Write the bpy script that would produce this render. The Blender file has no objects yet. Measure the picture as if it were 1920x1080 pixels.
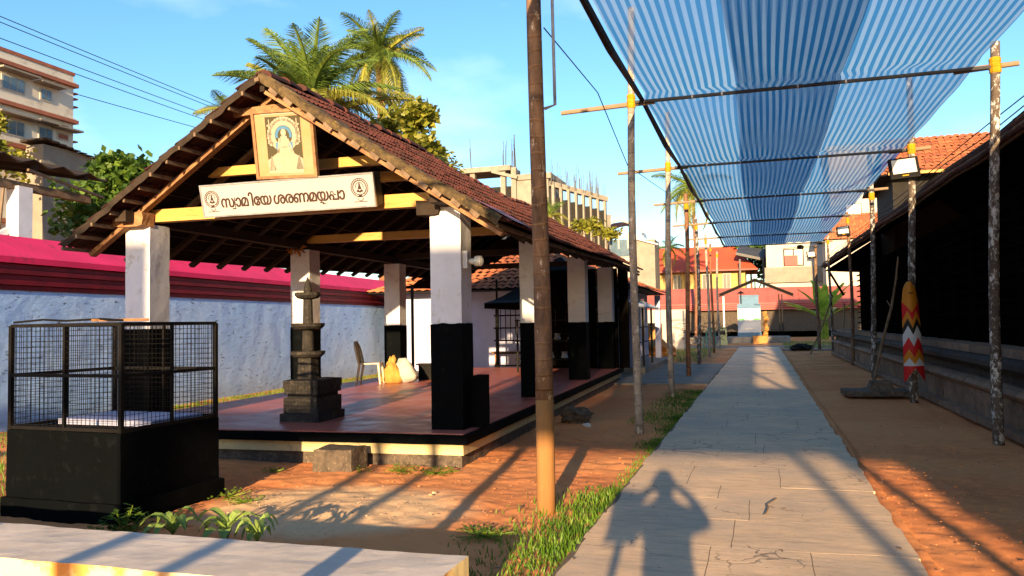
import bpy, math, random
import numpy as np
from mathutils import Vector, Matrix, noise
R=math.radians; PI=math.pi
random.seed(7); rnd=random.random
S=bpy.context.scene; COL=S.collection
def ru(a,b): return a+(b-a)*rnd()
# ---------------- camera, sky, sun, exposure ----------------
cd=bpy.data.cameras.new('camera'); cam=bpy.data.objects.new('camera',cd); COL.objects.link(cam)
cd.sensor_width=36; cd.lens=36*1500/1920; cd.clip_end=2000; cd.clip_start=0.005
cam.matrix_world=Matrix.Translation((0,0,1.55))@Matrix.Rotation(R(17.25),4,'Z')@Matrix.Rotation(R(92.6),4,'X')@Matrix.Rotation(R(-1.0),4,'Z')
S.camera=cam
SUN_EL=10.97; SUN_AZ=180-7.09
w=bpy.data.worlds.new("World"); S.world=w; w.use_nodes=True
nt=w.node_tree; bg=nt.nodes['Background']
sky=nt.nodes.new('ShaderNodeTexSky'); sky.sky_type='NISHITA'; sky.sun_disc=False
sky.sun_elevation=R(SUN_EL); sky.sun_rotation=R(SUN_AZ); sky.air_density=1.0; sky.dust_density=0.6; sky.ozone_density=2.5
hs=nt.nodes.new('ShaderNodeHueSaturation'); hs.inputs['Saturation'].default_value=1.17; hs.inputs['Value'].default_value=1.0
tc=nt.nodes.new('ShaderNodeTexCoord'); mp=nt.nodes.new('ShaderNodeMapping'); mp.inputs['Scale'].default_value=(1.6,1.6,4.0)
mp.inputs['Location'].default_value=(0.35,0.1,0.2)
cn=nt.nodes.new('ShaderNodeTexNoise'); cn.inputs['Scale'].default_value=2.2; cn.inputs['Detail'].default_value=5; cn.inputs['Roughness'].default_value=.5
cr=nt.nodes.new('ShaderNodeValToRGB'); cr.color_ramp.elements[0].position=.52; cr.color_ramp.elements[1].position=.85
cr.color_ramp.elements[1].color=(.3,.3,.3,1)
mx=nt.nodes.new('ShaderNodeMix'); mx.data_type='RGBA'; mx.inputs[7].default_value=(7.5,7.6,8.0,1)
L=nt.links.new
L(sky.outputs[0],hs.inputs['Color']); L(tc.outputs['Generated'],mp.inputs[0]); L(mp.outputs[0],cn.inputs['Vector']); L(cn.outputs['Fac'],cr.inputs[0])
L(cr.outputs[0],mx.inputs[0]); L(hs.outputs[0],mx.inputs[6]); L(mx.outputs[2],bg.inputs['Color']); bg.inputs['Strength'].default_value=0.107
sl=bpy.data.lights.new('sun','SUN'); sl.energy=5.0; sl.angle=R(0.55); sl.color=(1.0,0.69,0.37)
so=bpy.data.objects.new('sun',sl); COL.objects.link(so)
so.rotation_euler=(R(90-SUN_EL),0,R(180-SUN_AZ)); so.location=(3,-20,20)
_d=Vector((math.sin(R(SUN_AZ))*math.cos(R(SUN_EL)),math.cos(R(SUN_AZ))*math.cos(R(SUN_EL)),math.sin(R(SUN_EL))))
so.rotation_euler=_d.to_track_quat('Z','Y').to_euler()
S.view_settings.view_transform='Standard'; S.view_settings.look='None'; S.view_settings.gamma=1; S.view_settings.use_curve_mapping=False
S.view_settings.exposure=1.6
S.cycles.max_bounces=8; S.cycles.transparent_max_bounces=24; S.cycles.use_denoising=True

# ---------------- materials ----------------
class NT:
    def __init__(s,name):
        s.m=bpy.data.materials.new(name); s.m.use_nodes=True; s.t=s.m.node_tree; s.b=s.t.nodes['Principled BSDF']; s.out=s.t.nodes['Material Output']
        s.co=s.n('ShaderNodeTexCoord')
    def n(s,t,**k):
        o=s.t.nodes.new(t)
        for a,b in k.items(): setattr(o,a,b)
        return o
    def l(s,a,b): s.t.links.new(a,b)
    def vec(s,scale=(1,1,1),which='Object'):
        m=s.n('ShaderNodeMapping'); m.inputs['Scale'].default_value=scale; s.l(s.co.outputs[which],m.inputs[0]); return m.outputs[0]
    def noise(s,scale,detail=6,rough=.6,v=None,dist=0):
        o=s.n('ShaderNodeTexNoise'); o.inputs['Scale'].default_value=scale; o.inputs['Detail'].default_value=detail
        o.inputs['Roughness'].default_value=rough; o.inputs['Distortion'].default_value=dist
        s.l(v if v is not None else s.vec(),o.inputs['Vector']); return o.outputs['Fac']
    def ramp(s,fac,a,b,ca=(0,0,0,1),cb=(1,1,1,1)):
        o=s.n('ShaderNodeValToRGB'); e=o.color_ramp.elements; e[0].position=a; e[1].position=b
        e[0].color=tuple(ca)[:3]+(1,); e[1].color=tuple(cb)[:3]+(1,); s.l(fac,o.inputs[0]); return o.outputs[0]
    def mix(s,fac,a,b,bt='MIX'):
        o=s.n('ShaderNodeMix',data_type='RGBA',blend_type=bt)
        for i,x in ((0,fac),(6,a),(7,b)):
            if isinstance(x,(int,float)): o.inputs[i].default_value=x
            elif isinstance(x,tuple): o.inputs[i].default_value=x[:3]+(1,)
            else: s.l(x,o.inputs[i])
        return o.outputs[2]
    def math(s,op,a,b=0,c=None):
        o=s.n('ShaderNodeMath',operation=op)
        for i,x in enumerate((a,b,c)):
            if x is None: continue
            if isinstance(x,(int,float)): o.inputs[i].default_value=x
            else: s.l(x,o.inputs[i])
        return o.outputs[0]
    def bump(s,h,strength=.3,dist=.02):
        o=s.n('ShaderNodeBump'); o.inputs['Strength'].default_value=strength; o.inputs['Distance'].default_value=dist
        s.l(h,o.inputs['Height']); s.l(o.outputs[0],s.b.inputs['Normal']); return o
    def base(s,c):
        if isinstance(c,tuple): s.b.inputs['Base Color'].default_value=c[:3]+(1,)
        else: s.l(c,s.b.inputs['Base Color'])
    def rough(s,r,spec=.3):
        s.b.inputs['Roughness'].default_value=r; s.b.inputs['Specular IOR Level'].default_value=spec
def pm(name,c1,c2=None,c3=None,scale=4,rough=.85,bs=40,bump=.25,bd=.01,spec=.25,obj_var=0,metal=0,stretch=(1,1,1),lo=.35,hi=.65):
    t=NT(name); c2=c2 or tuple(x*.7 for x in c1); v=t.vec(stretch)
    col=t.mix(t.ramp(t.noise(scale,8,.65,v),lo,hi),c1,c2)
    if c3: col=t.mix(t.ramp(t.noise(scale*3.3,6,.7,v),.56,.68),col,c3)
    if obj_var:
        oi=t.n('ShaderNodeObjectInfo'); h=t.n('ShaderNodeHueSaturation')
        mr=t.n('ShaderNodeMapRange'); mr.inputs[3].default_value=1-obj_var; mr.inputs[4].default_value=1+obj_var
        t.l(oi.outputs['Random'],mr.inputs[0]); t.l(mr.outputs[0],h.inputs['Value']); t.l(col,h.inputs['Color']); col=h.outputs[0]
    t.base(col); t.rough(rough,spec); t.b.inputs['Metallic'].default_value=metal
    t.bump(t.noise(bs,6,.7,v),bump,bd)
    return t.m
M={}
# soil with a sandy patch, pebbles
t=NT('soil'); big=t.ramp(t.noise(.45,4,.5),.4,.6); fine=t.noise(9,10,.75)
col=t.mix(t.ramp(fine,.3,.7),(.72,.27,.10),(.46,.15,.055)); col=t.mix(t.math('MULTIPLY',big,.6),col,(.74,.33,.13))
geo=t.n('ShaderNodeNewGeometry'); sx=t.n('ShaderNodeSeparateXYZ'); t.l(geo.outputs['Position'],sx.inputs[0])
def blob(t,sx,cx,cy,rx,ry,nz):
    a=t.math('DIVIDE',t.math('SUBTRACT',sx.outputs[0],cx),rx); b=t.math('DIVIDE',t.math('SUBTRACT',sx.outputs[1],cy),ry)
    d=t.math('ADD',t.math('MULTIPLY',a,a),t.math('MULTIPLY',b,b)); return t.ramp(t.math('MULTIPLY',t.math('ADD',d,t.math('MULTIPLY',nz,1.1)),.5),.5,.85,(1,1,1),(0,0,0))
nz=t.noise(1.3,6,.7)
sand=t.mix(t.ramp(t.noise(25,8,.7),.35,.7),(.74,.50,.29),(.58,.38,.21))
col=t.mix(blob(t,sx,-3.55,6.2,1.25,1.0,nz),col,sand)
moss=t.ramp(t.noise(1.1,8,.75),.5,.66)
far=t.n('ShaderNodeMapRange'); far.inputs[1].default_value=24; far.inputs[2].default_value=30; t.l(sx.outputs[1],far.inputs[0])
col=t.mix(t.math('MULTIPLY',moss,far.outputs[0]),col,(.07,.12,.025))
t.base(col); t.rough(.95,.15); t.bump(t.math('ADD',t.noise(60,6,.7),t.math('MULTIPLY',t.noise(12,6,.7),1.5)),.4,.006); M['soil']=t.m
# path concrete
t=NT('path_concrete'); geo=t.n('ShaderNodeNewGeometry'); P=geo.outputs['Position']
def wn(t,P,scale,d=6,r=.6,st=(1,1,1)):
    m=t.n('ShaderNodeMapping'); m.inputs['Scale'].default_value=st; t.l(P,m.inputs[0]); return t.noise(scale,d,r,m.outputs[0])
col=t.mix(t.ramp(wn(t,P,1.6,8,.65),.3,.7),(.74,.53,.34),(.55,.40,.26))
col=t.mix(t.ramp(wn(t,P,.55,8,.75),.45,.62),col,(.46,.37,.28)); col=t.mix(t.ramp(wn(t,P,10,7,.75,(.35,1.8,1)),.48,.72),col,(.36,.27,.19))
dn=t.n('ShaderNodeTexNoise'); dn.inputs['Scale'].default_value=2.5; dn.inputs['Detail'].default_value=6; t.l(P,dn.inputs['Vector'])
va=t.n('ShaderNodeVectorMath',operation='MULTIPLY_ADD'); va.inputs[1].default_value=(.55,.55,0); t.l(dn.outputs['Color'],va.inputs[0]); t.l(P,va.inputs[2])
vo=t.n('ShaderNodeTexVoronoi',feature='DISTANCE_TO_EDGE'); vo.inputs['Scale'].default_value=2.1; t.l(va.outputs[0],vo.inputs['Vector'])
crk=t.math('MULTIPLY',t.ramp(vo.outputs['Distance'],+.002,.014,(1,1,1),(0,0,0)),t.ramp(wn(t,P,.7,3),.50,.58))
col=t.mix(t.math('MULTIPLY',crk,.75),col,(.07,.055,.045)); 
sp=t.ramp(wn(t,P,30,3,.5),.70,.73); col=t.mix(t.math('MULTIPLY',sp,.8),col,(.10,.075,.06))
t.base(col); t.rough(.75,.35)
t.bump(t.math('SUBTRACT',t.math('ADD',wn(t,P,60,5,.6),t.math('MULTIPLY',wn(t,P,8,5,.6,(.6,1.6,1)),1.6)),t.math('MULTIPLY',crk,1.5)),.35,.006); M['path']=t.m
# rough painted laterite wall
t=NT('blue_whitewash'); v=t.vec((1,1,1)); vs=t.vec((1,.45,1.3))
col=t.mix(t.ramp(t.noise(.8,6,.6,v),.3,.7),(.33,.58,1.0),(.46,.68,1.0))
pit=t.ramp(t.noise(10,8,.75,vs),.60,.64); col=t.mix(t.math('MULTIPLY',pit,.85),col,(.10,.14,.22))
low=t.n('ShaderNodeSeparateXYZ'); t.l(t.co.outputs['Object'],low.inputs[0])
lm=t.ramp(t.math('ADD',low.outputs[2],t.math('MULTIPLY',t.noise(3,5,.6),.5)),.25,.65,(1,1,1),(0,0,0)); col=t.mix(t.math('MULTIPLY',lm,.3),col,(.20,.22,.22))
t.base(col); t.rough(.9,.2); t.bump(t.math('SUBTRACT',t.noise(7,8,.7,vs),t.math('MULTIPLY',pit,1.6)),.8,.022); M['blue']=t.m
M['lilac']=pm('lilac_whitewash',(.44,.47,.66),(.36,.38,.52),scale=1.5,bs=30)
M['pink']=pm('pink_paint',(.80,.026,.13),(.64,.02,.10),(.46,.03,.08),scale=1.0,bs=20,bump=.1,rough=.6)
M['maroon']=pm('maroon_paint',(.20,.010,.020),(.12,.006,.013),(.07,.01,.012),scale=1.6,bump=.1,rough=.5)
M['white']=pm('white_paint',(.66,.68,.75),(.56,.58,.64),(.46,.45,.43),scale=2.2,bs=14,bump=.25,rough=.6,bd=.012)
M['black']=pm('black_paint',(.0015,.0022,.0028),(.0022,.0032,.004),(.0045,.006,.007),scale=2.5,bs=18,bump=.35,rough=.8,spec=.04,lo=.4,hi=.8)
M['blackwood']=pm('blackened_timber',(.0035,.003,.0025),(.005,.004,.0035),scale=4,rough=1,spec=0.0,bump=0)
t=NT('red_oxide_floor'); col=t.mix(t.ramp(t.noise(1.6,8,.7),.35,.65),(.46,.14,.105),(.36,.10,.08)); col=t.mix(t.ramp(t.noise(5,8,.75),.55,.75),col,(.50,.23,.16))
t.base(col); t.b.inputs['Specular IOR Level'].default_value=.5
rr=t.ramp(t.noise(3,6,.6),.3,.7,(.28,)*3,(.5,)*3); t.l(rr,t.b.inputs['Roughness']); t.bump(t.math('ADD',t.noise(5,4,.6),t.math('MULTIPLY',t.noise(30,4,.6),.25)),.2,.012); M['redfloor']=t.m
M['cream']=pm('cream_paint',(.62,.52,.28),(.56,.46,.25),(.40,.32,.2),scale=2,bs=20,bump=.2)
M['yellow']=pm('yellow_painted_timber',(.50,.30,.085),(.43,.24,.06),(.34,.18,.045),scale=3,bs=25,bump=.2,rough=.6,stretch=(.4,3,3))
M['wood']=pm('weathered_timber',(.33,.18,.085),(.18,.09,.045),(.10,.055,.03),scale=4,bs=30,bump=.5,stretch=(1.5,1.5,1.5))
M['lath']=pm('grey_lath',(.20,.14,.09),(.09,.06,.04),scale=5)
M['rafter']=pm('sooty_rafter',(.038,.025,.017),(.018,.013,.009),scale=4)
M['soot']=pm('soot_blackened_boards',(.010,.008,.006),(.016,.012,.009),scale=4,rough=1,spec=0)
def tile_mat(name,c1,c2,c3,c4):
    t=NT(name); oi=t.n('ShaderNodeObjectInfo'); at=t.n('ShaderNodeAttribute',attribute_name='rnd')
    r=t.math('FRACT',t.math('ADD',oi.outputs['Random'],at.outputs['Fac']))
    g=t.n('ShaderNodeNewGeometry'); n1=wn(t,g.outputs['Position'],1.3,8,.7); n2=wn(t,g.outputs['Position'],17,6,.7)
    col=t.mix(r,c1,c2); col=t.mix(t.ramp(n1,.48,.62),col,c3); col=t.mix(t.ramp(n2,.55,.68),col,c4)
    t.base(col); t.rough(.9,.2); t.bump(n2,.5,.01); return t.m
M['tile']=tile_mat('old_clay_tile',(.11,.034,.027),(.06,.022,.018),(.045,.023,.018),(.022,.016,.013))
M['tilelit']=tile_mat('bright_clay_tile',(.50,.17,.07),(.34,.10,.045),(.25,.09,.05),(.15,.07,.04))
M['mossy']=pm('mossy_mortar',(.13,.09,.042),(.035,.026,.016),(.20,.14,.035),scale=6,bs=25,bump=.8,bd=.03)
M['stone']=pm('dark_granite',(.032,.028,.024),(.011,.010,.0095),(.085,.07,.052),scale=6,bs=35,bump=.8,bd=.02,rough=.75,obj_var=.25)
M['plinth']=pm('weathered_plinth_stone',(.27,.17,.11),(.15,.10,.07),(.06,.045,.036),scale=3,bs=22,bump=.8,bd=.02,obj_var=.22)
M['laterite']=pm('laterite_block',(.13,.10,.075),(.05,.042,.035),(.22,.17,.12),scale=8,bs=35,bump=.9,bd=.03,obj_var=.2)
t=NT('limewashed_top'); col=t.mix(t.ramp(t.noise(2.2,8,.7),.35,.65),(.62,.56,.50),(.50,.44,.38)); col=t.mix(t.ramp(t.noise(9,8,.8),.60,.72),col,(.36,.30,.25))
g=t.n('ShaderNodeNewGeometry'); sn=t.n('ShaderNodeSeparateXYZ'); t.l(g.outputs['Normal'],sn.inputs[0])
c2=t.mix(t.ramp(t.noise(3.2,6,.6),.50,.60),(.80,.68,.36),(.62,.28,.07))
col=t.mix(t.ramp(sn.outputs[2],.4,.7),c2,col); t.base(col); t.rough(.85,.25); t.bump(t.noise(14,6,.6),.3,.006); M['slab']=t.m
# areca trunk
def bark(name,base,dark,lich,amount=.58,ring=14):
    t=NT(name); v=t.vec((1,1,.35)); z=t.n('ShaderNodeSeparateXYZ'); t.l(t.co.outputs['Object'],z.inputs[0])
    col=t.mix(t.ramp(t.noise(6,8,.7,v),.35,.65),base,dark)
    oi=t.n('ShaderNodeObjectInfo'); ph=t.math('MULTIPLY',oi.outputs['Random'],20)
    rg=t.math('FRACT',t.math('ADD',t.math('MULTIPLY',z.outputs[2],ring/2),t.math('MULTIPLY',t.noise(1.5,3,.5),2.2)))
    rm=t.ramp(rg,.84,.95); col=t.mix(t.math('MULTIPLY',rm,.3),col,tuple(x*1.5 for x in base)); 
    lm=t.ramp(t.noise(11,8,.8,t.vec((1,1,.55))),amount,amount+.05); col=t.mix(lm,col,lich)
    t.base(col); t.rough(.9,.2); t.bump(t.math('ADD',t.noise(25,8,.7,v),t.math('MULTIPLY',rm,.8)),.8,.02); return t.m
M['barkd']=bark('dark_areca_bark',(.26,.16,.10),(.07,.042,.03),(.50,.42,.33),.58)
M['barkg']=bark('grey_areca_bark',(.36,.31,.26),(.20,.17,.14),(.58,.55,.50),.55)
M['barkb']=bark('brown_areca_bark',(.26,.13,.07),(.13,.065,.04),(.36,.28,.2),.66)
M['barkw']=bark('lichened_areca_bark',(.13,.10,.08),(.055,.045,.038),(.55,.55,.53),.52)
M['barko']=pm('bare_orange_wood',(.30,.15,.052),(.24,.115,.04),scale=3,stretch=(3,3,.4),bs=30,bump=.3)
M['bamboo']=pm('dry_bamboo',(.28,.20,.12),(.20,.14,.09),scale=4,bs=20,bump=.3)
M['pipe']=pm('black_pipe',(.035,.038,.042),(.06,.06,.065),scale=3,rough=.45,bump=.1)
M['yrag']=pm('yellow_cloth',(.46,.27,.01),(.38,.20,.008),scale=8,bump=.4)
M['iron']=pm('black_iron',(.004,.004,.0045),(.009,.008,.007),scale=5,rough=.6,bump=.2,spec=.12)
M['joint']=pm('dark_joint_dirt',(.16,.115,.08),(.10,.075,.055),scale=6)
M['concrete']=pm('raw_concrete',(.26,.24,.20),(.19,.175,.15),scale=1.2,bs=12,bump=.3)
M['greyconc']=pm('grey_concrete',(.25,.235,.21),(.17,.16,.145),(.11,.10,.09),scale=1.5,bs=30,bump=.35)
M['apt']=pm('dirty_cream_render',(.66,.62,.54),(.56,.52,.45),(.38,.35,.30),scale=.5,bs=8,bump=.15)
M['brick']=pm('rust_painted_trim',(.35,.13,.08),(.25,.09,.06),scale=2)
M['glass']=pm('blue_window_glass',(.10,.17,.24),(.06,.10,.15),scale=1,rough=.15,bump=.02,spec=.6)
M['darkglass']=pm('dark_window_glass',(.03,.035,.045),(.02,.025,.03),scale=1,rough=.2,bump=.02,spec=.6)
M['dark']=pm('dark_interior',(.012,.011,.010),(.02,.018,.016))
M['orange']=pm('orange_sheet_roof',(.52,.085,.04),(.44,.07,.035),scale=.3,bs=6,bump=.1,rough=.6)
M['redsheet']=pm('faded_red_sheet',(.34,.10,.085),(.27,.075,.065),scale=.5,bs=6,bump=.1,rough=.6)
M['ywall']=pm('pale_yellow_wall',(.46,.33,.12),(.40,.28,.10),scale=.4,bs=8,bump=.1)
M['wwall']=pm('bright_white_wall',(.46,.43,.39),(.40,.37,.33),scale=.4,bs=8,bump=.1)
M['tin']=pm('pale_tin',(.42,.46,.52),(.28,.31,.35),scale=1.2,rough=.5,bump=.1,spec=.5)
M['teal']=pm('teal_plastic',(.03,.30,.28),(.02,.25,.24),rough=.4,bump=.05)
M['cplastic']=pm('cream_plastic',(.44,.36,.21),(.40,.32,.18),rough=.35,bump=.04,spec=.5)
M['sacky']=pm('yellow_woven_sack',(.42,.25,.06),(.34,.19,.04),scale=8,bs=90,bump=.5)
M['sackw']=pm('white_woven_sack',(.42,.42,.40),(.36,.35,.32),scale=6,bs=90,bump=.5)
M['signface']=pm('cream_sign_face',(.35,.34,.34),(.32,.31,.31),scale=1,rough=.5,bump=.03)
M['metal']=pm('grey_metal',(.45,.46,.48),(.22,.22,.23),rough=.4,metal=.6,bump=.05)
M['ink']=pm('dark_brown_ink',(.045,.022,.018),(.03,.015,.012),rough=.6,bump=0.02)
M['lens']=pm('pale_lamp_glass',(.55,.55,.50),(.48,.48,.44),rough=.25,bump=.02,spec=.5)
M['orangec']=pm('orange_paint',(.50,.19,.012),(.44,.16,.01),rough=.5,bump=.05)
M['redc']=pm('red_paint',(.50,.012,.015),(.42,.01,.012),rough=.5,bump=.05)
M['whitec']=pm('clean_white_paint',(.48,.50,.55),(.44,.46,.50),rough=.5,bump=.05)
M['blackc']=pm('flat_black_paint',(.01,.01,.01),(.012,.012,.012),rough=.5,bump=.05)
M['greenc']=pm('green_paint',(.10,.45,.10),(.09,.40,.09),rough=.5,bump=.05)
M['bluec']=pm('steel_blue_paint',(.05,.16,.28),(.04,.12,.22),rough=.45,bump=.05)
M['paleb']=pm('pale_blue_print',(.06,.17,.30),(.05,.14,.26),rough=.5,bump=.03)
M['olive']=pm('olive_print',(.060,.050,.022),(.05,.042,.02),rough=.5,bump=.03)
M['ivory']=pm('ivory_print',(.32,.29,.22),(.28,.25,.18),rough=.5,bump=.03,scale=9)
M['peach']=pm('peach_print',(.36,.20,.085),(.31,.24,.14),rough=.5,bump=.03,scale=3)
M['skin']=pm('skin',(.30,.16,.10),(.27,.14,.09),rough=.6,bump=.05)
M['shirt']=pm('navy_shirt',(.05,.07,.13),(.04,.06,.11),rough=.8,bs=60)
M['trouser']=pm('grey_trousers',(.09,.09,.10),(.07,.07,.08),rough=.85,bs=60)
M['hair']=pm('black_hair',(.012,.010,.009),(.02,.016,.014),rough=.6)
M['bag']=pm('olive_bag',(.10,.09,.06),(.08,.07,.05))
M['yplaster']=pm('pale_yellow_plaster',(.72,.66,.28),(.66,.60,.25),rough=.7)
M['bright']=pm('sunny_orange_drum',(.42,.20,.05),(.36,.16,.04),rough=.6)
def leaf(name,c1,c2,trans=.35,scale=1.5):
    t=NT(name); g=t.n('ShaderNodeNewGeometry'); r=g.outputs['Random Per Island']
    col=t.mix(r,c1,c2); col=t.mix(t.ramp(wn(t,g.outputs['Position'],scale,3),.4,.6),col,tuple(x*.65 for x in c1))
    t.base(col); t.rough(.5,.35)
    tr=t.n('ShaderNodeBsdfTranslucent'); t.l(col,tr.inputs[0]); ms=t.n('ShaderNodeMixShader'); ms.inputs[0].default_value=trans
    t.l(t.b.outputs[0],ms.inputs[1]); t.l(tr.outputs[0],ms.inputs[2]); t.l(ms.outputs[0],t.out.inputs[0]); return t.m
M['palm']=leaf('palm_leaf',(.12,.21,.04),(.22,.30,.055)); M['palmy']=leaf('yellowing_palm_leaf',(.26,.31,.05),(.40,.37,.07))
M['tree']=leaf('tree_leaf',(.05,.12,.018),(.15,.24,.03)); M['treey']=leaf('yellow_green_leaf',(.22,.25,.03),(.36,.34,.05))
M['grass']=leaf('grass_blade',(.09,.23,.018),(.20,.31,.03)); M['weed']=leaf('weed_leaf',(.14,.26,.02),(.28,.36,.04)); M['banana']=leaf('banana_leaf',(.26,.48,.05),(.42,.56,.08))
M['pot']=leaf('young_leaf',(.30,.45,.10),(.40,.52,.14)); M['dry']=pm('dry_twig',(.22,.16,.11),(.12,.09,.06))
# net
t=NT('blue_striped_net'); geo=t.n('ShaderNodeNewGeometry'); uv=t.n('ShaderNodeUVMap'); sx=t.n('ShaderNodeSeparateXYZ'); t.l(uv.outputs[0],sx.inputs[0])
st=t.math('FRACT',sx.outputs[0]); a=t.ramp(t.math('ABSOLUTE',t.math('SUBTRACT',st,.5)),.22,.28)
col=t.mix(a,(.004,.19,.44),(.44,.62,.76)); col=t.mix(t.math('MULTIPLY',wn(t,geo.outputs['Position'],2,4),.35),col,(.02,.14,.32))
lw=t.n('ShaderNodeVectorMath',operation='DOT_PRODUCT'); t.l(geo.outputs['Normal'],lw.inputs[0]); t.l(geo.outputs['Incoming'],lw.inputs[1])
mr=t.n('ShaderNodeMapRange'); mr.inputs[1].default_value=.08; mr.inputs[2].default_value=.55; mr.inputs[3].default_value=.02; mr.inputs[4].default_value=.40
t.l(t.math('ABSOLUTE',lw.outputs['Value']),mr.inputs[0])
di=t.n('ShaderNodeBsdfDiffuse'); tl=t.n('ShaderNodeBsdfTranslucent'); m1=t.n('ShaderNodeMixShader'); m1.inputs[0].default_value=.68
t.l(col,di.inputs[0]); t.l(col,tl.inputs[0]); t.l(di.outputs[0],m1.inputs[1]); t.l(tl.outputs[0],m1.inputs[2])
tp=t.n('ShaderNodeBsdfTransparent'); m2=t.n('ShaderNodeMixShader'); t.l(mr.outputs[0],m2.inputs[0]); t.l(m1.outputs[0],m2.inputs[1]); t.l(tp.outputs[0],m2.inputs[2])
t.l(m2.outputs[0],t.out.inputs[0]); M['net']=t.m

# ---------------- mesh helpers ----------------
class MB:
    def __init__(s): s.v=[]; s.f=[]; s.uv=None; s.rn=[]
    def add(s,vs,fs):
        n=len(s.v); s.v+= [tuple(p) for p in vs]; s.f+=[tuple(i+n for i in f) for f in fs]; return s
    def box(s,a,b,M4=None):
        (x0,y0,z0),(x1,y1,z1)=a,b; vs=[(x0,y0,z0),(x1,y0,z0),(x1,y1,z0),(x0,y1,z0),(x0,y0,z1),(x1,y0,z1),(x1,y1,z1),(x0,y1,z1)]
        if M4 is not None: vs=[M4@Vector(p) for p in vs]
        return s.add(vs,[(3,2,1,0),(4,5,6,7),(0,1,5,4),(1,2,6,5),(2,3,7,6),(3,0,4,7)])
    def frus(s,a,b,z0,z1,ins):  # tapered box
        x0,y0,x1,y1=a[0],a[1],b[0],b[1]
        vs=[(x0,y0,z0),(x1,y0,z0),(x1,y1,z0),(x0,y1,z0),(x0+ins,y0+ins,z1),(x1-ins,y0+ins,z1),(x1-ins,y1-ins,z1),(x0+ins,y1-ins,z1)]
        return s.add(vs,[(3,2,1,0),(4,5,6,7),(0,1,5,4),(1,2,6,5),(2,3,7,6),(3,0,4,7)])
    def beam(s,p,q,w,h,up=(0,0,1)):
        p=Vector(p); q=Vector(q); d=(q-p); l=d.length; d.normalize(); up=Vector(up); sd=d.cross(up)
        if sd.length<1e-4: sd=d.cross(Vector((1,0,0)))
        sd.normalize(); u=sd.cross(d)
        vs=[p+sd*a*w/2+u*b*h/2 for a,b in ((-1,-1),(1,-1),(1,1),(-1,1))]; vs+=[v+d*l for v in vs]
        return s.add(vs,[(3,2,1,0),(4,5,6,7),(0,1,5,4),(1,2,6,5),(2,3,7,6),(3,0,4,7)])
    def tube(s,pts,rs,n=8,cap=True):
        pts=[Vector(p) for p in pts]; k=len(pts)
        if not isinstance(rs,(list,tuple)): rs=[rs]*k
        b=len(s.v); pu=None
        for i,p in enumerate(pts):
            d=(pts[min(i+1,k-1)]-pts[max(i-1,0)]).normalized()
            if pu is None: pu=d.cross(Vector((0,0,1)) if abs(d.z)<.9 else Vector((1,0,0))).normalized()
            x=(pu-d*pu.dot(d)).normalized(); pu=x; y=d.cross(x)
            for j in range(n):
                a=2*PI*j/n; s.v.append(tuple(p+(x*math.cos(a)+y*math.sin(a))*rs[i]))
        for i in range(k-1):
            for j in range(n): s.f.append((b+i*n+j,b+i*n+(j+1)%n,b+(i+1)*n+(j+1)%n,b+(i+1)*n+j))
        if cap: s.f.append(tuple(b+j for j in range(n))[::-1]); s.f.append(tuple(b+(k-1)*n+j for j in range(n)))
        return s
    def lathe(s,prof,c=(0,0,0),n=20,sq=None):
        b=len(s.v); k=len(prof)
        for r,z in prof:
            for j in range(n):
                a=2*PI*(j+.5)/n; s.v.append((c[0]+r*math.cos(a),c[1]+r*math.sin(a),c[2]+z))
        for i in range(k-1):
            for j in range(n): s.f.append((b+i*n+j,b+i*n+(j+1)%n,b+(i+1)*n+(j+1)%n,b+(i+1)*n+j))
        s.f.append(tuple(b+j for j in range(n))[::-1]); s.f.append(tuple(b+(k-1)*n+j for j in range(n))); return s
    def prism(s,poly,h,fn=None):   # poly in xy, extruded z 0..h ; fn maps points
        n=len(poly); vs=[(x,y,0) for x,y in poly]+[(x,y,h) for x,y in poly]
        if fn: vs=[fn(*v) for v in vs]
        return s.add(vs,[tuple(range(n))[::-1],tuple(range(n,2*n))]+[(i,(i+1)%n,n+(i+1)%n,n+i) for i in range(n)])
    def build(s,name,mat,parent=None,smooth=False,bevel=0,rn=None):
        me=bpy.data.meshes.new(name); me.from_pydata(s.v,[],s.f); me.update()
        if mat: me.materials.append(M[mat] if isinstance(mat,str) else mat)
        if smooth: me.polygons.foreach_set('use_smooth',[True]*len(me.polygons))
        if rn is not None:
            at=me.attributes.new('rnd','FLOAT','FACE'); at.data.foreach_set('value',rn)
        o=bpy.data.objects.new(name,me); COL.objects.link(o)
        if parent is not None: o.parent=parent
        if bevel:
            m=o.modifiers.new('bevel','BEVEL'); m.width=bevel; m.segments=2; m.limit_method='ANGLE'
        return o
def empty(name,loc,label,cat,group=None,rz=0):
    o=bpy.data.objects.new(name,None); COL.objects.link(o); o.location=loc; o.rotation_euler=(0,0,rz); o.empty_display_size=.2
    tag(o,label,cat,group); return o
def tag(o,label=None,cat=None,group=None,kind=None):
    for k,v in (('label',label),('category',cat),('group',group),('kind',kind)):
        if v: o[k]=v
    return o
def inst(name,me,parent,M4=None):
    o=bpy.data.objects.new(name,me); COL.objects.link(o); o.parent=parent
    if M4 is not None: o.matrix_local=M4
    return o
def B(a,b): return MB().box(a,b)
def roughen(o,amp,sc=3,z=True):
    for v in o.data.vertices:
        p=v.co; n=noise.noise_vector(p*sc); v.co=p+Vector((n.x,n.y,n.z if z else 0))*amp
    return o
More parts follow.
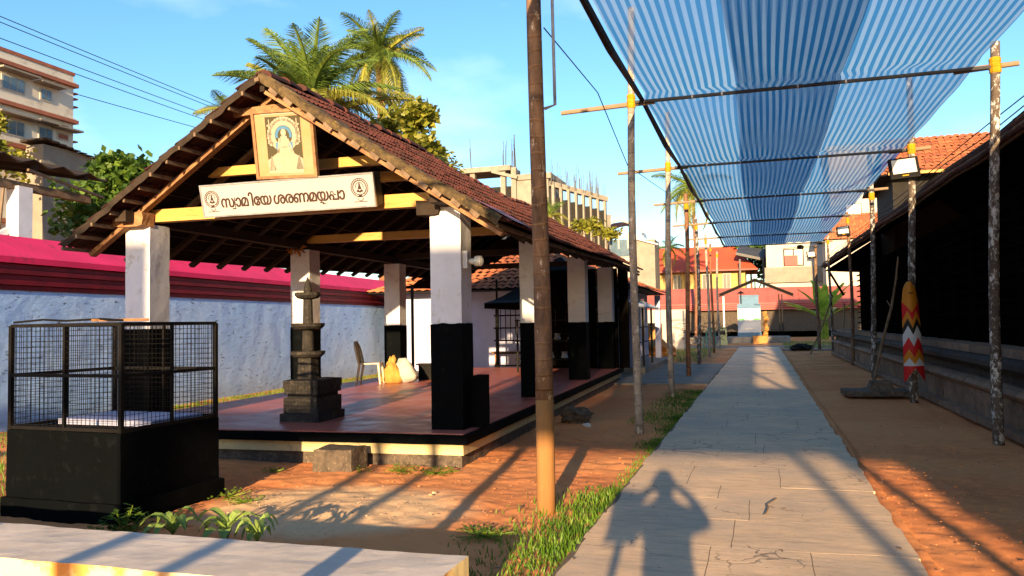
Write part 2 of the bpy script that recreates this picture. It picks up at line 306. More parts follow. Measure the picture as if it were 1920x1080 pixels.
def subdiv_box(a,b,step,amp=.01,sc=3):
    # box surface as grid, roughened
    m=MB(); n=[max(1,int(round((b[i]-a[i])/step))) for i in range(3)]
    idx={}
    def vid(i,j,k):
        if (i,j,k) not in idx:
            idx[(i,j,k)]=len(m.v); p=Vector((a[0]+(b[0]-a[0])*i/n[0],a[1]+(b[1]-a[1])*j/n[1],a[2]+(b[2]-a[2])*k/n[2]))
            p+=noise.noise_vector(p*sc)*amp+noise.noise_vector(p*sc*4)*amp*.4; m.v.append(tuple(p))
        return idx[(i,j,k)]
    for i in range(n[0]):
        for j in range(n[1]):
            m.f.append((vid(i,j,0),vid(i,j+1,0),vid(i+1,j+1,0),vid(i+1,j,0))); m.f.append((vid(i,j,n[2]),vid(i+1,j,n[2]),vid(i+1,j+1,n[2]),vid(i,j+1,n[2])))
    for i in range(n[0]):
        for k in range(n[2]):
            m.f.append((vid(i,0,k),vid(i+1,0,k),vid(i+1,0,k+1),vid(i,0,k+1))); m.f.append((vid(i,n[1],k),vid(i,n[1],k+1),vid(i+1,n[1],k+1),vid(i+1,n[1],k)))
    for j in range(n[1]):
        for k in range(n[2]):
            m.f.append((vid(0,j,k),vid(0,j,k+1),vid(0,j+1,k+1),vid(0,j+1,k))); m.f.append((vid(n[0],j,k),vid(n[0],j+1,k),vid(n[0],j+1,k+1),vid(n[0],j,k+1)))
    return m

# ---------------- ground ----------------
def axis(lo,a,b,hi,st):
    L1=[]; x=a; 
    while x<b: L1.append(x); x+=st
    L1.append(b); s=st
    x=b; R1=[]
    while x<hi: s*=1.35; x+=s; R1.append(x)
    s=st; x=a; L0=[]
    while x>lo: s*=1.35; x-=s; L0.append(x)
    return L0[::-1]+L1+R1
xs=axis(-900,-7.0,2.9,900,.036); ys=axis(-300,3.6,11.5,1500,.036)
vs=[];fs=[]
for y in ys:
    for x in xs:
        z=0
        if -14<x<6 and -5<y<45:
            am=1.0
            if -1.3<x<.93: am=0
            z=(noise.noise(Vector((x*1.3,y*1.3,0)))*.022+noise.noise(Vector((x*5,y*5,3)))*.014+max(-.3,noise.noise(Vector((x*13,y*13,3))))*.009)*am-.006
            if -1.27<x<.90: z=-.05
            if x>1.0: z-=.045
        vs.append((x,y,z))
nx=len(xs)
for j in range(len(ys)-1):
    for i in range(nx-1): fs.append((j*nx+i,j*nx+i+1,(j+1)*nx+i+1,(j+1)*nx+i))
g=MB(); g.v=vs; g.f=fs; tag(g.build('ground','soil',smooth=True),kind='structure')
# path of irregular concrete slabs
path=B((-1.26,-22,-.12),(.88,47.2,.0312)).build('path','joint'); tag(path,kind='structure')
y=-22.0
while y<47:
    L_=ru(.55,1.0); y1=min(y+L_,47.15); nsp=random.choice((1,2,2,3))
    cuts={1:[-1.25,.91],2:[-1.25,ru(-.7,.4),.91],3:[-1.25,ru(-.75,-.35),ru(.1,.5),.91]}[nsp]
    for i in range(len(cuts)-1):
        x0,x1=cuts[i]+.003,cuts[i+1]-.003; z1=.032+ru(-.0006,.0006); j=lambda:ru(-.008,.008)
        if i==0: x0+=ru(-.015,.02)
        if i==len(cuts)-2: x1+=ru(-.02,.012)
        m=MB(); nn=10; top=[]
        A=[(x0+(x1-x0)*k/nn,y+.002+(noise.noise(Vector(((x0+(x1-x0)*k/nn)*2.2,y*3,0)))*.035)) for k in range(nn+1)]
        Bk=[(x0+(x1-x0)*k/nn,y1-.002+(noise.noise(Vector(((x0+(x1-x0)*k/nn)*2.2,y1*3,0)))*.035)) for k in range(nn+1)]
        rs_=[(x1+noise.noise(Vector((9,(y+(y1-y)*q/7)*2.4,i)))*(.03 if i==len(cuts)-2 else .012),y+(y1-y)*q/7) for q in range(1,7)]; ls_=[(x0+noise.noise(Vector((9,(y+(y1-y)*q/7)*2.4,i-1)))*(.03 if i==0 else .012),y+(y1-y)*q/7) for q in range(6,0,-1)]; poly=A+rs_+Bk[::-1]+ls_
        mm=MB().prism(poly,z1-.01,lambda a,b,c:(a,b,c+.01)); mm.build('paving_slab','path',path)
    y=y1
# cross paths
def flat(name,x0,y0,x1,y1,z,mat): return tag(B((x0,y0,-.08),(x1,y1,z)).build(name,mat),kind='structure')
flat('cross_path',-4.6,20.0,-1.28,29.5,.03,'greyconc'); flat('cross_path',.94,43.2,9,44.6,.03,'greyconc'); flat('cross_path',-9,47.4,5,50,.02,'greyconc')

# ---------------- left compound wall ----------------
cw=empty('compound_wall',(-11.43,9.2,0),'long rough blue-white compound wall with pink sloped coping and maroon ribbed band, behind the pavilion','wall',rz=R(3.0))
m=subdiv_box((-.5,-14,-.3),(0,29,2.24),.16,.006,2.4); m.build('wall_face','blue',cw)
m=MB()
for k in range(5): m.box((-.5,-14,2.24+.085*k),(.02+.025*(k%2)+.012*k,29,2.24+.085*(k+1)-.006))
m.build('ribbed_band','maroon',cw)
MB().add([(.12,-14,2.67),(.12,29,2.67),(.12,29,2.77),(.12,-14,2.77),(-.75,-14,3.22),(-.75,29,3.22),(-.75,-14,2.67),(-.75,29,2.67)],[(0,1,2,3),(3,2,5,4),(0,6,7,1),(4,5,7,6),(0,3,4,6),(1,7,5,2)]).build('coping','pink',cw)
MB().tube([(.03,4.0,.15),(.03,4.0,1.35),(.03,3.1,1.42)],.012,6).build('conduit','blue',cw)

# ---------------- pavilion ----------------
PA=R(1.9); PO=Vector((-3.07,8.15,0)); PM=Matrix.Translation(PO)@Matrix.Rotation(PA,4,'Z')
def PW(u,v,z): return PM@Vector((u,v,z))
pav=empty('pavilion',PO,'open pillared pavilion with a tiled gable roof, black and white columns and a red floor','pavilion',rz=PA)
ZF=.37; UL=-5.25; VB=13.0
B((UL+.12,.12,-.1),(-.10,VB-.1,.13)).build('foundation','laterite',pav)
B((UL+.08,.08,.13),(-.07,VB-.06,.255)).build('cream_band','cream',pav)
m=subdiv_box((UL,0,.255),(0,VB,ZF-.012),.14,.004,4); m.build('black_kerb','black',pav)
B((UL+.05,.05,ZF-.02),(-.05,VB-.05,ZF)).build('floor','redfloor',pav)
m=MB()
for x in (UL+1.2,-2.9,-1.2): pass
def column(u,v,zt,w=.37,band=1.57):
    c=subdiv_box((u,v,band),(u+w,v+w,zt),.09,.004,5).build('column','white',pav)
    b=subdiv_box((u-.007,v-.007,ZF-.01),(u+w+.007,v+w+.007,band+.004),.05,.004,5).build('painted_base','black',pav)
    for q in b.data.vertices:
        if q.co.z>band-.01: q.co.z+=.016*noise.noise(Vector((q.co.x*9,q.co.y*9,u+v)))-.004
    return c
cols_v=[.35,4.35,8.3,12.2]
for i,v in enumerate(cols_v):
    column(-.53,v,2.91+.02*i); column(-4.72,v,2.91+.02*i)
subdiv_box((-.15,.60,ZF),(-.02,.92,.96),.08,.004,5).build('ledge_block','black',pav)
# timbers
MB().beam((-4.8,.52,3.03),(-.25,.52,3.03),.14,.16).build('tie_beam','yellow',pav)
B((-.62,.40,2.90),(-.42,.66,3.02)).build('beam_pad','wood',pav); 
for v in cols_v[1:]:
    MB().beam((-4.9,v+.18,3.12),(-.1,v+.18,3.12),.14,.13).build('tie_beam','yellow' if v<5 else 'rafter',pav)
for u in (-.34,-4.54):
    MB().beam((u,.05,2.99),(u,13.2,3.06),.16,.14).build('wall_plate','rafter',pav)
roughen(subdiv_box((-.66,.28,2.82),(-.40,.52,2.98),.06,.02,9).build('broken_bracket','rafter',pav),.01)
roughen(subdiv_box((-5.0,.20,2.88),(-4.35,.42,3.05),.08,.015,9).build('broken_bracket','wood',pav),.01)
MB().beam((-2.98,.16,4.17),(-1.98,.16,4.20),.05,.09).build('collar_beam','wood',pav)
MB().beam((-3.75,.75,3.60),(-1.15,.75,3.60),.08,.12).build('collar_beam','yellow',pav)
MB().beam((-1.62,1.4,3.52),(-.95,1.4,3.52),.08,.13).build('collar_beam','yellow',pav)
UR=-2.46; ZR=4.49; HW=2.84; ER=2.64
def zr(v): return ZR+.012*v+.05*math.sin(v*.55)+.02*math.sin(v*1.7)
def ze(v): return ER+.022*v-.02*math.sin(v*.5)
def slope_pt(side,s,v,off=0):   # s 0 ridge..1 eave ; off = above surface
    a=Vector((UR,v,zr(v))); b=Vector((UR+side*(HW+(.05 if side>0 else -.07)),v,ze(v)-(0.02 if side<0 else 0))); p=a.lerp(b,s)
    p.z+= -.05*math.sin(PI*s)*(0.6+.4*math.sin(v*.8+side)); d=(b-a).normalized(); n=Vector((0,1,0)).cross(d)*(1 if side>0 else -1)
    if n.z<0: n=-n
    return p+n*off
# rafters
for v in [.28]+[.28+.68*k for k in range(1,20)]:
    for sd in (1,-1):
        mat='wood' if v<.5 else ('lath' if v<1.2 and sd<0 else 'rafter')
        s1=1.0 if v<.5 else 1.02
        m=MB().beam(slope_pt(sd,.0,v,-.10),slope_pt(sd,s1,v,-.10),.055,.10,(0,1,0)); 
        mb=m.build('rafter',mat,pav)
MB().beam((UR,-.05,ZR-.08),(UR,13.3,zr(13)-.08),.06,.14).build('ridge_beam','rafter',pav)
NR=13; V0=-.12; V1=13.45
for sd in (1,-1):
    for k in range(NR+1):
        s=k/NR; jit=ru(-.06,.03)
        m=MB(); vv=[V0+jit]+[V0+.9*i for i in range(1,16)]+[V1]
        for a,b in zip(vv[:-1],vv[1:]): m.beam(slope_pt(sd,s,a,-.035),slope_pt(sd,s,b,-.035),.028,.045)
        m.build('lath','lath',pav)
for sd in (1,-1):
    m=MB()
    for i in range(28):
        v=.40+(13.3-.40)*i/27
        for s in (0.0,.5,1.0): m.v.append(tuple(slope_pt(sd,s,v,-.062)))
    for i in range(27):
        for j in range(2): m.f.append((3*i+j,3*i+j+1,3*i+j+4,3*i+j+3))
    m.build('sooty_boarding','soot',pav)
# tiles
def tile_mesh(w=.215,l=.36,th=.014,nm='roof_tile'):
    prof=[(0,.012),(.10,.034),(.22,.012),(.42,.004),(.56,.026),(.70,.004),(.90,.004),(1,.014)]
    pt=[((x-.5)*w*1.05,h) for x,h in prof]; m=MB(); n=len(pt)
    for yy in (0,l):
        for x,h in pt: m.v.append((x,yy,h+(0.0)))
    for x,h in pt: m.v.append((x,l,h-th))
    for x,h in pt: m.v.append((x,0,h-th))
    for i in range(n-1):
        m.f.append((i,i+1,n+i+1,n+i)); m.f.append((n+i,n+i+1,2*n+i+1,2*n+i)); m.f.append((3*n+i,2*n+i,2*n+i+1,3*n+i+1)[::-1])
    return m
TW=.215; TL=.36
tm=tile_mesh()
def tile_matrix(side,k,j,rows,vofs,ptf,extra=0):
    s0=k/rows; v=V0+TW*(j+.5)
    p=ptf(side,s0-.012,v,.012+.0); q=ptf(side,(k+1)/rows+.02,v,.052)
    d=(q-p); ln=d.length; d.normalize(); x=Vector((0,1,0)) if side<0 else Vector((0,-1,0)); x=(x-d*x.dot(d)).normalized(); z=x.cross(d)
    if z.z<0: x=-x; z=-z
    rr=Matrix.Rotation(ru(-.05,.05),3,'Z')@Matrix.Rotation(ru(-.015,.015),3,'X')
    m3=Matrix((x,d*(ln/TL),z)).transposed()@rr
    M4=m3.to_4x4(); M4.translation=p+Vector((ru(-.004,.004),ru(-.004,.004),ru(0,.008))); return M4
proto=tm.build('roof_tile','tile',pav); tmesh=proto.data; bpy.data.objects.remove(proto)
allt=[]
for sd in (1,-1):
    for k in range(NR):
        for j in range(int((V1-V0)/TW)):
            M4=tile_matrix(sd,k,j,NR,0,slope_pt); c=PM@M4.translation; allt.append((sd,(c-Vector((0,0,1.55))).length,M4))
right=sorted([a for a in allt if a[0]>0],key=lambda a:a[1]); left=sorted([a for a in allt if a[0]<0],key=lambda a:a[1])
for _,_,M4 in right[:270]+left[:30]: inst('roof_tile',tmesh,pav,M4)
TV=np.array([v for v in tm.v]); 
def joined(mats,name,mat,parent,tmx=tm):
    TVx=np.array(tmx.v); m=MB(); rn=[]
    for M4 in mats:
        A=np.array(M4); vv=TVx@A[:3,:3].T+A[:3,3]; n=len(m.v); m.v+=vv.tolist(); m.f+=[tuple(i+n for i in f) for f in tmx.f]; rn+=[rnd()]*len(tmx.f)
    return m.build(name,mat,parent,rn=rn)
tag(joined([a[2] for a in right[270:]+left[30:]],'roof_tiles','tile',pav),kind='stuff')
# ridge tiles, verge mortar
rm=MB(); n=8
for yy,rad in ((0,.13),(.42,.105)):
    for i in range(n+1): a=PI*i/n; rm.v.append((math.cos(a)*rad,yy,math.sin(a)*rad*.75))
for i in range(n): rm.f.append((i,n+1+i,n+2+i,i+1))
rm.f.append(tuple(range(n+1)))
rp=rm.build('ridge_tile','tile',pav); rme=rp.data; bpy.data.objects.remove(rp)
v=V0+.10
while v<V1:
    inst('ridge_tile',rme,pav,Matrix.Translation((UR+ru(-.015,.015),v,zr(v)+.015+ru(0,.02)))@Matrix.Rotation(ru(-.06,.06),4,'X')@Matrix.Rotation(ru(-.08,.08),4,'Z')); v+=.38
m=MB()
for i in range(60):
    s=i/60; m2=[]
for sd,wv in ((1,.20),(-1,.05)):
    m=MB(); N=70
    for i in range(N+1):
        s=i/N; 
        for (vv,of) in ((V0-.02,-.03),(V0-.03,.04),(V0+.02,.05 if sd<0 else .075),(V0+wv,.045 if sd<0 else .07),(V0+wv+.03,.02)):
            p=slope_pt(sd,s,vv,of)+noise.noise_vector(Vector((s*30,vv*20,sd)))*.02; m.v.append(tuple(p))
    for i in range(N):
        for j in range(4): m.f.append((i*5+j,i*5+j+1,i*5+5+j+1,i*5+5+j))
    m.build('verge_mortar','mossy' if sd>0 else 'rafter',pav)
for k in range(13):   # broken tile ends and barge board on the right verge
    s=.08+.9*k/13+ru(-.02,.02); p=slope_pt(1,s,V0-.05,-.03); q=slope_pt(1,s+.035,V0-.05,-.05)
    MB().beam(p,q,.05,.03,(0,1,0)).build('lath_end','lath',pav)
MB().beam(slope_pt(1,.05,V0+.02,-.10),slope_pt(1,1.03,V0+.02,-.10),.04,.075,(0,1,0)).build('barge_board','wood',pav)
p0=slope_pt(1,.90,.05,.06)
MB().add([slope_pt(1,.86,.0,.09),slope_pt(1,1.03,.0,.09),slope_pt(1,1.03,.85,.09),slope_pt(1,.9,.85,.09)],[(0,1,2,3)]).build('loose_red_sheet','redsheet',pav)
m=MB()
for k in range(16):   # eave laths drooping at right eave
    pass
for k in range(9): # rafter tails under left eave
    v=.9+.68*k*2
B((-.157,.40,2.20),(-.10,.52,2.40)).build('switch_box','whitec',pav)
MB().lathe([(.02,0),(.035,.02),(.035,.06),(.06,.08),(.06,.15),(.03,.17)],n=12).build('lamp_socket','lens',pav).matrix_local=Matrix.Translation((-.10,.46,2.28))@Matrix.Rotation(R(90),4,'Y')
# dangling flowers at left second column head
m=MB()
for k in range(26):
    p=Vector((-4.62+ru(-.12,.2),4.28,2.92+ru(-.05,.06))); q=p+Vector((ru(-.1,.12),-.03,ru(-.09,.05))); m.beam(p,q,.03,.012)
tag(m.build('flower_garland','orangec'),'orange flower garland hung at the top of the second left pillar of the pavilion','garland'); bpy.data.objects['flower_garland'].matrix_world=PM
# sign board (tilted forward)
def tilt(u,v,z,deg): return Matrix.Translation((u,v,z))@Matrix.Rotation(R(deg),4,'X')
SG=empty('sign_board',(0,0,0),'long cream sign board with dark lettering and two round emblems above the pavilion front','sign')
SG.matrix_world=PM@tilt(-3.43,.20,2.93,14)@Matrix.Rotation(R(-0.3),4,'Y')
SW=2.30; SH=.385
B((0,0.01,0),(SW,.21,SH)).build('box_body','blackc',SG)
B((.012,.002,.012),(SW-.012,.012,SH-.012)).build('face_panel','signface',SG)
m=MB(); 
for a,b in (((-.006,-.006,-.006),(SW+.006,.03,.012)),((-.006,-.006,SH-.012),(SW+.006,.03,SH+.006)),((-.006,-.006,.0121),(.012,.03,SH-.0121)),((SW-.012,-.006,.0121),(SW+.006,.03,SH-.0121))): m.box(a,b)
m.build('frame','metal',SG)
def text_mesh(s,size,off=.004):
    c=bpy.data.curves.new('lettering','FONT'); c.body=s; c.size=size; c.resolution_u=3; c.offset=off*size
    o=bpy.data.objects.new('lettering',c); COL.objects.link(o); bpy.context.view_layer.update()
    me=bpy.data.meshes.new_from_object(o.evaluated_get(bpy.context.evaluated_depsgraph_get())); bpy.data.objects.remove(o)
    return [tuple(v.co) for v in me.vertices],[tuple(p.vertices) for p in me.polygons]
# each entry: glyph, dx advance gap, tail kind
word=[('സ','va'),('ാ',0),('മ',0),('ി',0),(' ',0),('േ',0),('യ',0),(' ',1),('ശ',0),('ര',0),('ണ',0),('മ',0),('യ','yya'),('പ','ppa'),('ാ',0)]
X=0; TM=MB(); gs=.30
for gch,tail in word:
    if gch==' ': X+= .010 if tail==0 else .05; continue
    v_,f_=text_mesh(gch,gs)
    if not v_: continue
    x0=min(p[0] for p in v_); x1=max(p[0] for p in v_); y0=min(p[1] for p in v_)
    for q_,(ax,az_) in enumerate(((0,0),(.005,.004),(-.005,.004),(.005,-.004),(-.005,-.004),(0,.006),(.008,0),(-.008,0))): TM.add([(p[0]-x0+X+ax,-.0001*q_,p[1]+az_) for p in v_],f_)
    wd=x1-x0
    def st(pts,w=.020):
        for a,b in zip(pts[:-1],pts[1:]):
            a=Vector((a[0],a[1])); b=Vector((b[0],b[1])); d=(b-a).normalized(); nn=Vector((-d.y,d.x))*w/2; a=a-d*w*.45; b=b+d*w*.45
            TM.add([(a.x+nn.x,0,a.y+nn.y),(b.x+nn.x,0,b.y+nn.y),(b.x-nn.x,0,b.y-nn.y),(a.x-nn.x,0,a.y-nn.y)],[(3,2,1,0)])
    if tail=='va': st([(X+wd+.022,.17),(X+wd+.022,-.035),(X+wd-.05,-.035)]); wd+=.032
    if tail=='yya': st([(X+.10,-.01),(X+.065,-.035),(X+.15,-.035),(X+.12,-.06),(X+.20,-.06)],.016)
    if tail=='ppa':
        st([(X+.03,.10),(X+.05,.155),(X+.10,.15),(X+.13,.10),(X+.17,.10)],.018); st([(X+wd+.0,.165),(X+wd+.0,.10)],.018)
    X+=wd+.014
tw=X
m=TM; o=m.build('lettering','ink',SG); sc=1.66/tw
o.matrix_local=Matrix.Translation((.27,-.0015,.105))@Matrix.Diagonal((sc,1,sc*1.22,1))
def ring(m,cx,cz,r,w,n=28,y=0,a0=0,a1=2*PI):
    b=len(m.v)
    for i in range(n+1):
        a=a0+(a1-a0)*i/n
        m.v.append((cx+math.cos(a)*r,y,cz+math.sin(a)*r)); m.v.append((cx+math.cos(a)*(r+w),y,cz+math.sin(a)*(r+w)))
    for i in range(n): m.f.append((b+2*i,b+2*i+1,b+2*i+3,b+2*i+2))
def disc(m,cx,cz,rx,rz,y=0,n=16): m.add([(cx+math.cos(2*PI*i/n)*rx,y,cz+math.sin(2*PI*i/n)*rz) for i in range(n)],[tuple(range(n))])
def poly(m,pts,y=0): m.add([(a,y,b) for a,b in pts],[tuple(range(len(pts)))])
def emblem(cx,cz,s):
    m=MB(); ring(m,cx,cz,s*.92,s*.07); ring(m,cx,cz,s*.70,s*.08)
    for i in range(20):
        a=-.9+ (PI+1.8)*i/19; x,z=math.cos(a)*s*.84,math.sin(a)*s*.84; disc(m,cx+x,cz+z,s*.05,s*.05,n=6)
    ring(m,cx,cz+s*.1,s*.40,s*.06,a0=-.4,a1=PI+.4)
    poly(m,[(cx-.22*s,cz-.15*s),(cx+.22*s,cz-.15*s),(cx+.08*s,cz+.28*s),(cx-.08*s,cz+.28*s)]); disc(m,cx,cz+.36*s,.09*s,.11*s)
    poly(m,[(cx-.42*s,cz-.38*s),(cx-.18*s,cz-.16*s),(cx,cz-.34*s),(cx+.18*s,cz-.16*s),(cx+.42*s,cz-.38*s),(cx,cz-.52*s)])
    poly(m,[(cx-.3*s,cz-.95*s),(cx+.3*s,cz-.95*s),(cx+.12*s,cz-.72*s),(cx-.12*s,cz-.72*s)])
    ring(m,cx,cz-1.05*s,s*.28,s*.06,a0=PI,a1=2*PI); poly(m,[(cx-.75*s,cz-1.48*s),(cx+.75*s,cz-1.48*s),(cx+.75*s,cz-1.42*s),(cx-.75*s,cz-1.42*s)])
    e=m.build('emblem','ink',SG); e.location.y=-.0018
emblem(.145,.215,.105); emblem(SW-.18,.225,.112)
# framed picture
PC=empty('framed_picture',(0,0,0),'faded framed print of a seated figure under an arch, above the sign','picture')
PC.matrix_world=PM@tilt(-2.62,.10,3.33,12)@Matrix.Rotation(R(1.5),4,'Y')
PWd=.78; PH=.80
PWd=.80
B((.02,.002,.02),(PWd-.02,.03,PH-.02)).build('print_panel','peach',PC)
m=MB(); fw=.035
for a,b in (((0,-.02,0),(PWd,.04,fw)),((0,-.02,PH-fw),(PWd,.04,PH)),((0,-.02,fw+.0003),(fw,.04,PH-fw-.0003)),((PWd-fw,-.02,fw+.0003),(PWd,.04,PH-fw-.0003))): m.box(a,b)
m.build('frame','wood',PC)
m=MB(); poly(m,[(.17,.20),(.63,.20),(.63,.72),(.17,.72)]); m.build('printed_ground','olive',PC).location.y=-.001
m=MB()
for i in range(22):
    a=-.5+(PI+1.0)*i/21; disc(m,.40+.19*math.cos(a),.50+.19*math.sin(a),.028,.028,n=7)
ring(m,.40,.50,.115,.075); poly(m,[(.17,.06),(.63,.06),(.63,.22),(.5,.30),(.30,.30),(.17,.22)])
for x in (.22,.58):
    for z in (.62,.52,.42): disc(m,x,z,.035,.014,n=8); poly(m,[(x-.006,z),(x+.006,z),(x+.006,z+.07),(x-.006,z+.07)])
    poly(m,[(x-.05,.10),(x+.05,.10),(x,.27)])
poly(m,[(.12,.74),(.66,.74),(.66,.78),(.12,.78)]); m.build('printed_arch','ivory',PC).location.y=-.002
m=MB(); ring(m,.40,.50,.075,.035,a0=-.3,a1=PI+.3); m.build('printed_blue_arch','paleb',PC).location.y=-.003
m=MB(); poly(m,[(.29,.34),(.37,.36),(.37,.42),(.29,.42)]); poly(m,[(.43,.36),(.51,.34),(.51,.42),(.43,.42)])
tag(m.build('printed_blue','paleb',PC),kind='stuff').location.y=-.003
m=MB(); disc(m,.40,.53,.035,.045); poly(m,[(.34,.36),(.46,.36),(.44,.49),(.36,.49)]); disc(m,.40,.32,.10,.05); poly(m,[(.30,.30),(.33,.30),(.35,.47),(.33,.47)]); poly(m,[(.50,.28),(.53,.27),(.46,.46),(.44,.46)])
m.build('printed_figure','ivory',PC).location.y=-.004
# step block
sb=subdiv_box((-4.68,7.70,-.05),(-4.22,8.06,.235),.06,.012,6).build('step_block','laterite'); tag(sb,'dark weathered stone step block against the front of the pavilion plinth','step')
# stone lamp
LP=empty('stone_lamp',PW(-2.47,.78,ZF),'tiered black stone oil lamp on a stepped square base standing on the pavilion floor','stone lamp',rz=PA)
for i,(hw,hd,z0,z1) in enumerate(((.27,.35,0,.10),(.235,.32,.10,.30),(.205,.28,.30,.345),(.235,.31,.345,.42),(.245,.32,.42,.52))):
    subdiv_box((-hw,.33-hd,z0),(hw,.33+hd,z1),.09,.008,6).build('base_course','stone',LP)
c=(-.05,.30,0)
MB().frus((-.15,.20),(.05,.40),.52,.83,.01).build('shaft','stone',LP)
def bowl(z,r): return MB().lathe([(r*.45,z-.05),(r*.8,z-.035),(r,z+.0),(r*1.03,z+.035),(r*.96,z+.04),(r*.5,z+.02)],c,14)
for z,r in ((.84,.22),(1.20,.215),(1.60,.165)): roughen(bowl(z,r).build('lamp_tier','stone',LP),.008,8)
MB().lathe([(.078,.86),(.07,1.15)],c,14).build('shaft','stone',LP); MB().lathe([(.068,1.22),(.060,1.55)],c,10).build('shaft','stone',LP)
MB().lathe([(.05,1.62),(.055,1.68),(.035,1.76),(.008,1.84)],c,10).build('finial','stone',LP)
# chair
def chair(loc,rz,mat,label,sc=1):
    o=empty('plastic_chair',loc,label,'chair',rz=rz); o.scale=(sc,sc,sc)
    for sx in (-1,1):
        MB().tube([(sx*.22,-.24,0),(sx*.20,-.20,.42)],[.024,.030],6).build('leg',mat,o)
        MB().tube([(sx*.21,.26,0),(sx*.19,.19,.42)],[.024,.030],6).build('leg',mat,o)
    subdiv_box((-.215,-.22,.41),(.215,.21,.435),.07,.003,6).build('seat',mat,o)
    m=MB(); bt=[(-.20,.20,.42),(-.21,.25,.65),(-.17,.29,.80),(-.08,.31,.86),(.08,.31,.86),(.17,.29,.80),(.21,.25,.65),(.20,.20,.42)]
    m.tube(bt,.030,6); m.build('back_frame',mat,o)
    for x in (-.09,0,.09): MB().beam((x,.21,.43),(x*1.1,.305,.85),.06,.014,(0,1,0)).build('back_slat',mat,o)
    return o
chair(PW(-4.5,7.1,ZF),PA+R(104),'cplastic','cream plastic chair facing the sacks on the pavilion floor')
# sacks
def blobm(rx,ry,rz_,seed,n=18,lump=.18,flat=True):
    m=MB(); k=12
    for i in range(k+1):
        th=PI*i/k
        for j in range(n):
            a=2*PI*j/n; d=Vector((math.sin(th)*math.cos(a),math.sin(th)*math.sin(a),-math.cos(th)))
            q=1+lump*noise.noise(d*2+Vector((seed,0,0)))+lump*.5*noise.noise(d*5+Vector((seed,0,0)))
            z=d.z*rz_*q+rz_*.85; m.v.append((d.x*rx*q,d.y*ry*q,max(z,0) if flat else z))
    for i in range(k):
        for j in range(n): m.f.append((i*n+j,i*n+(j+1)%n,(i+1)*n+(j+1)%n,(i+1)*n+j))
    return m
def _sk(o,amp,sd_):
    for v in o.data.vertices:
        p=v.co; n=noise.noise_vector(p*6+Vector((sd_,0,0))); k=1+.35*noise.noise(Vector((p.x*5,p.y*5,sd_))); p.x=p.x*k*(1.5-1.7*p.z)+n.x*amp; p.y=p.y*k+n.y*amp; p.z=max(0,p.z*(1+.25*noise.noise(Vector((p.x*7,p.y*7,sd_)))))
def sackobj(name,u,v,r,mat,label,seed,cat='sack',neck=True):
    o=empty(name,PW(u,v,ZF),label,cat,rz=PA); _sk(blobm(*r,seed,n=28).build('bag_body',mat,o,smooth=True),.035,seed)
    if neck: blobm(r[0]*.3,r[1]*.3,.09,seed+3,lump=.5,flat=False).build('tied_neck',mat,o,smooth=True).location.z=r[2]*1.65
    return o
sackobj('sack',-4.05,7.25,(.16,.15,.24),'sacky','yellow tied sack standing between the plastic chair and the white sack',1)
sackobj('sack',-3.90,7.40,(.27,.2,.27),'sackw','bulging white woven sack slumped on the pavilion floor',5,neck=False)
sackobj('sack',-4.25,7.55,(.15,.15,.22),'sacky','smaller yellow sack half hidden behind the plastic chair',9)
for q in (0,):
    o=empty('crate',PW(-3.75,8.35,ZF),'small black crate on the pavilion floor behind the white sack','crate',rz=PA)
    B((-.15,-.1,0),(.15,.1,.32)).build('crate_body','iron',o); B((-.2,-.13,.32),(.2,.13,.35)).build('crate_lid','iron',o)

# ---------------- caged enclosure ----------------
CG=empty('caged_enclosure',(-6.2,5.3,0),'black painted block topped by an iron wire mesh cage in front of the pavilion','enclosure',rz=R(-2.5))
W_=1.26; D_=1.15; Z0=.725
subdiv_box((-.03,-.03,-.1),(W_+.04,D_+.03,.16),.1,.008,5).build('base_step','black',CG)
subdiv_box((0,0,.16),(W_,D_,Z0),.1,.006,5).build('plinth','black',CG)
B((.10,.42,Z0),(W_-.1,D_-.1,Z0+.05)).build('inner_slab','lilac',CG)
zt=1.61; e=.02; fr=lambda a,b,w=.028:MB().beam(a,b,w,w).build('frame_bar','iron',CG)
cs=[(e,e),(W_-e,e),(W_-e,D_-e),(e,D_-e)]
for (x,y) in cs: fr((x,y,Z0),(x,y,zt),.034)
for i in range(4):
    a,b=cs[i],cs[(i+1)%4]
    for z in (Z0+.02,(Z0+zt)/2+.02,zt): fr((*a,z),(*b,z),.028)
    mx_=((a[0]+b[0])/2,(a[1]+b[1])/2); fr((*mx_,Z0),(*mx_,zt),.024)
    m=MB(); n=26 if i%2==0 else 24
    for k in range(1,n): 
        t_=k/n; p=(a[0]+(b[0]-a[0])*t_,a[1]+(b[1]-a[1])*t_); m.beam((*p,Z0),(*p,zt),.0035,.0035)
    for k in range(1,19):
        z=Z0+(zt-Z0)*k/19; m.beam((*a,z),(*b,z),.0035,.0035)
    tag(m.build('wire_mesh','iron',CG),kind='stuff')
o=MB().beam((0,0,0),(.32,.30,.0),.11,.022).build('plank','wood'); o.location=(-5.35,5.35,1.645); tag(o,'short reddish plank lying on top of the wire cage','plank')
m=MB().tube([(-6.18,5.34,1.64),(-5.9,5.38,1.66),(-5.6,5.33,1.645),(-5.25,5.36,1.655),(-5.0,5.32,1.64)],.010,6); tag(m.build('cable','iron'),'black cable draped along the top rail of the wire cage','cable')

# ---------------- low wall in front ----------------
m=subdiv_box((-9.0,3.36,-.2),(-1.50,3.98,.34),.07,.010,2.2); tag(m.build('low_wall','slab'),'low broad limewashed wall across the bottom left foreground','low wall')

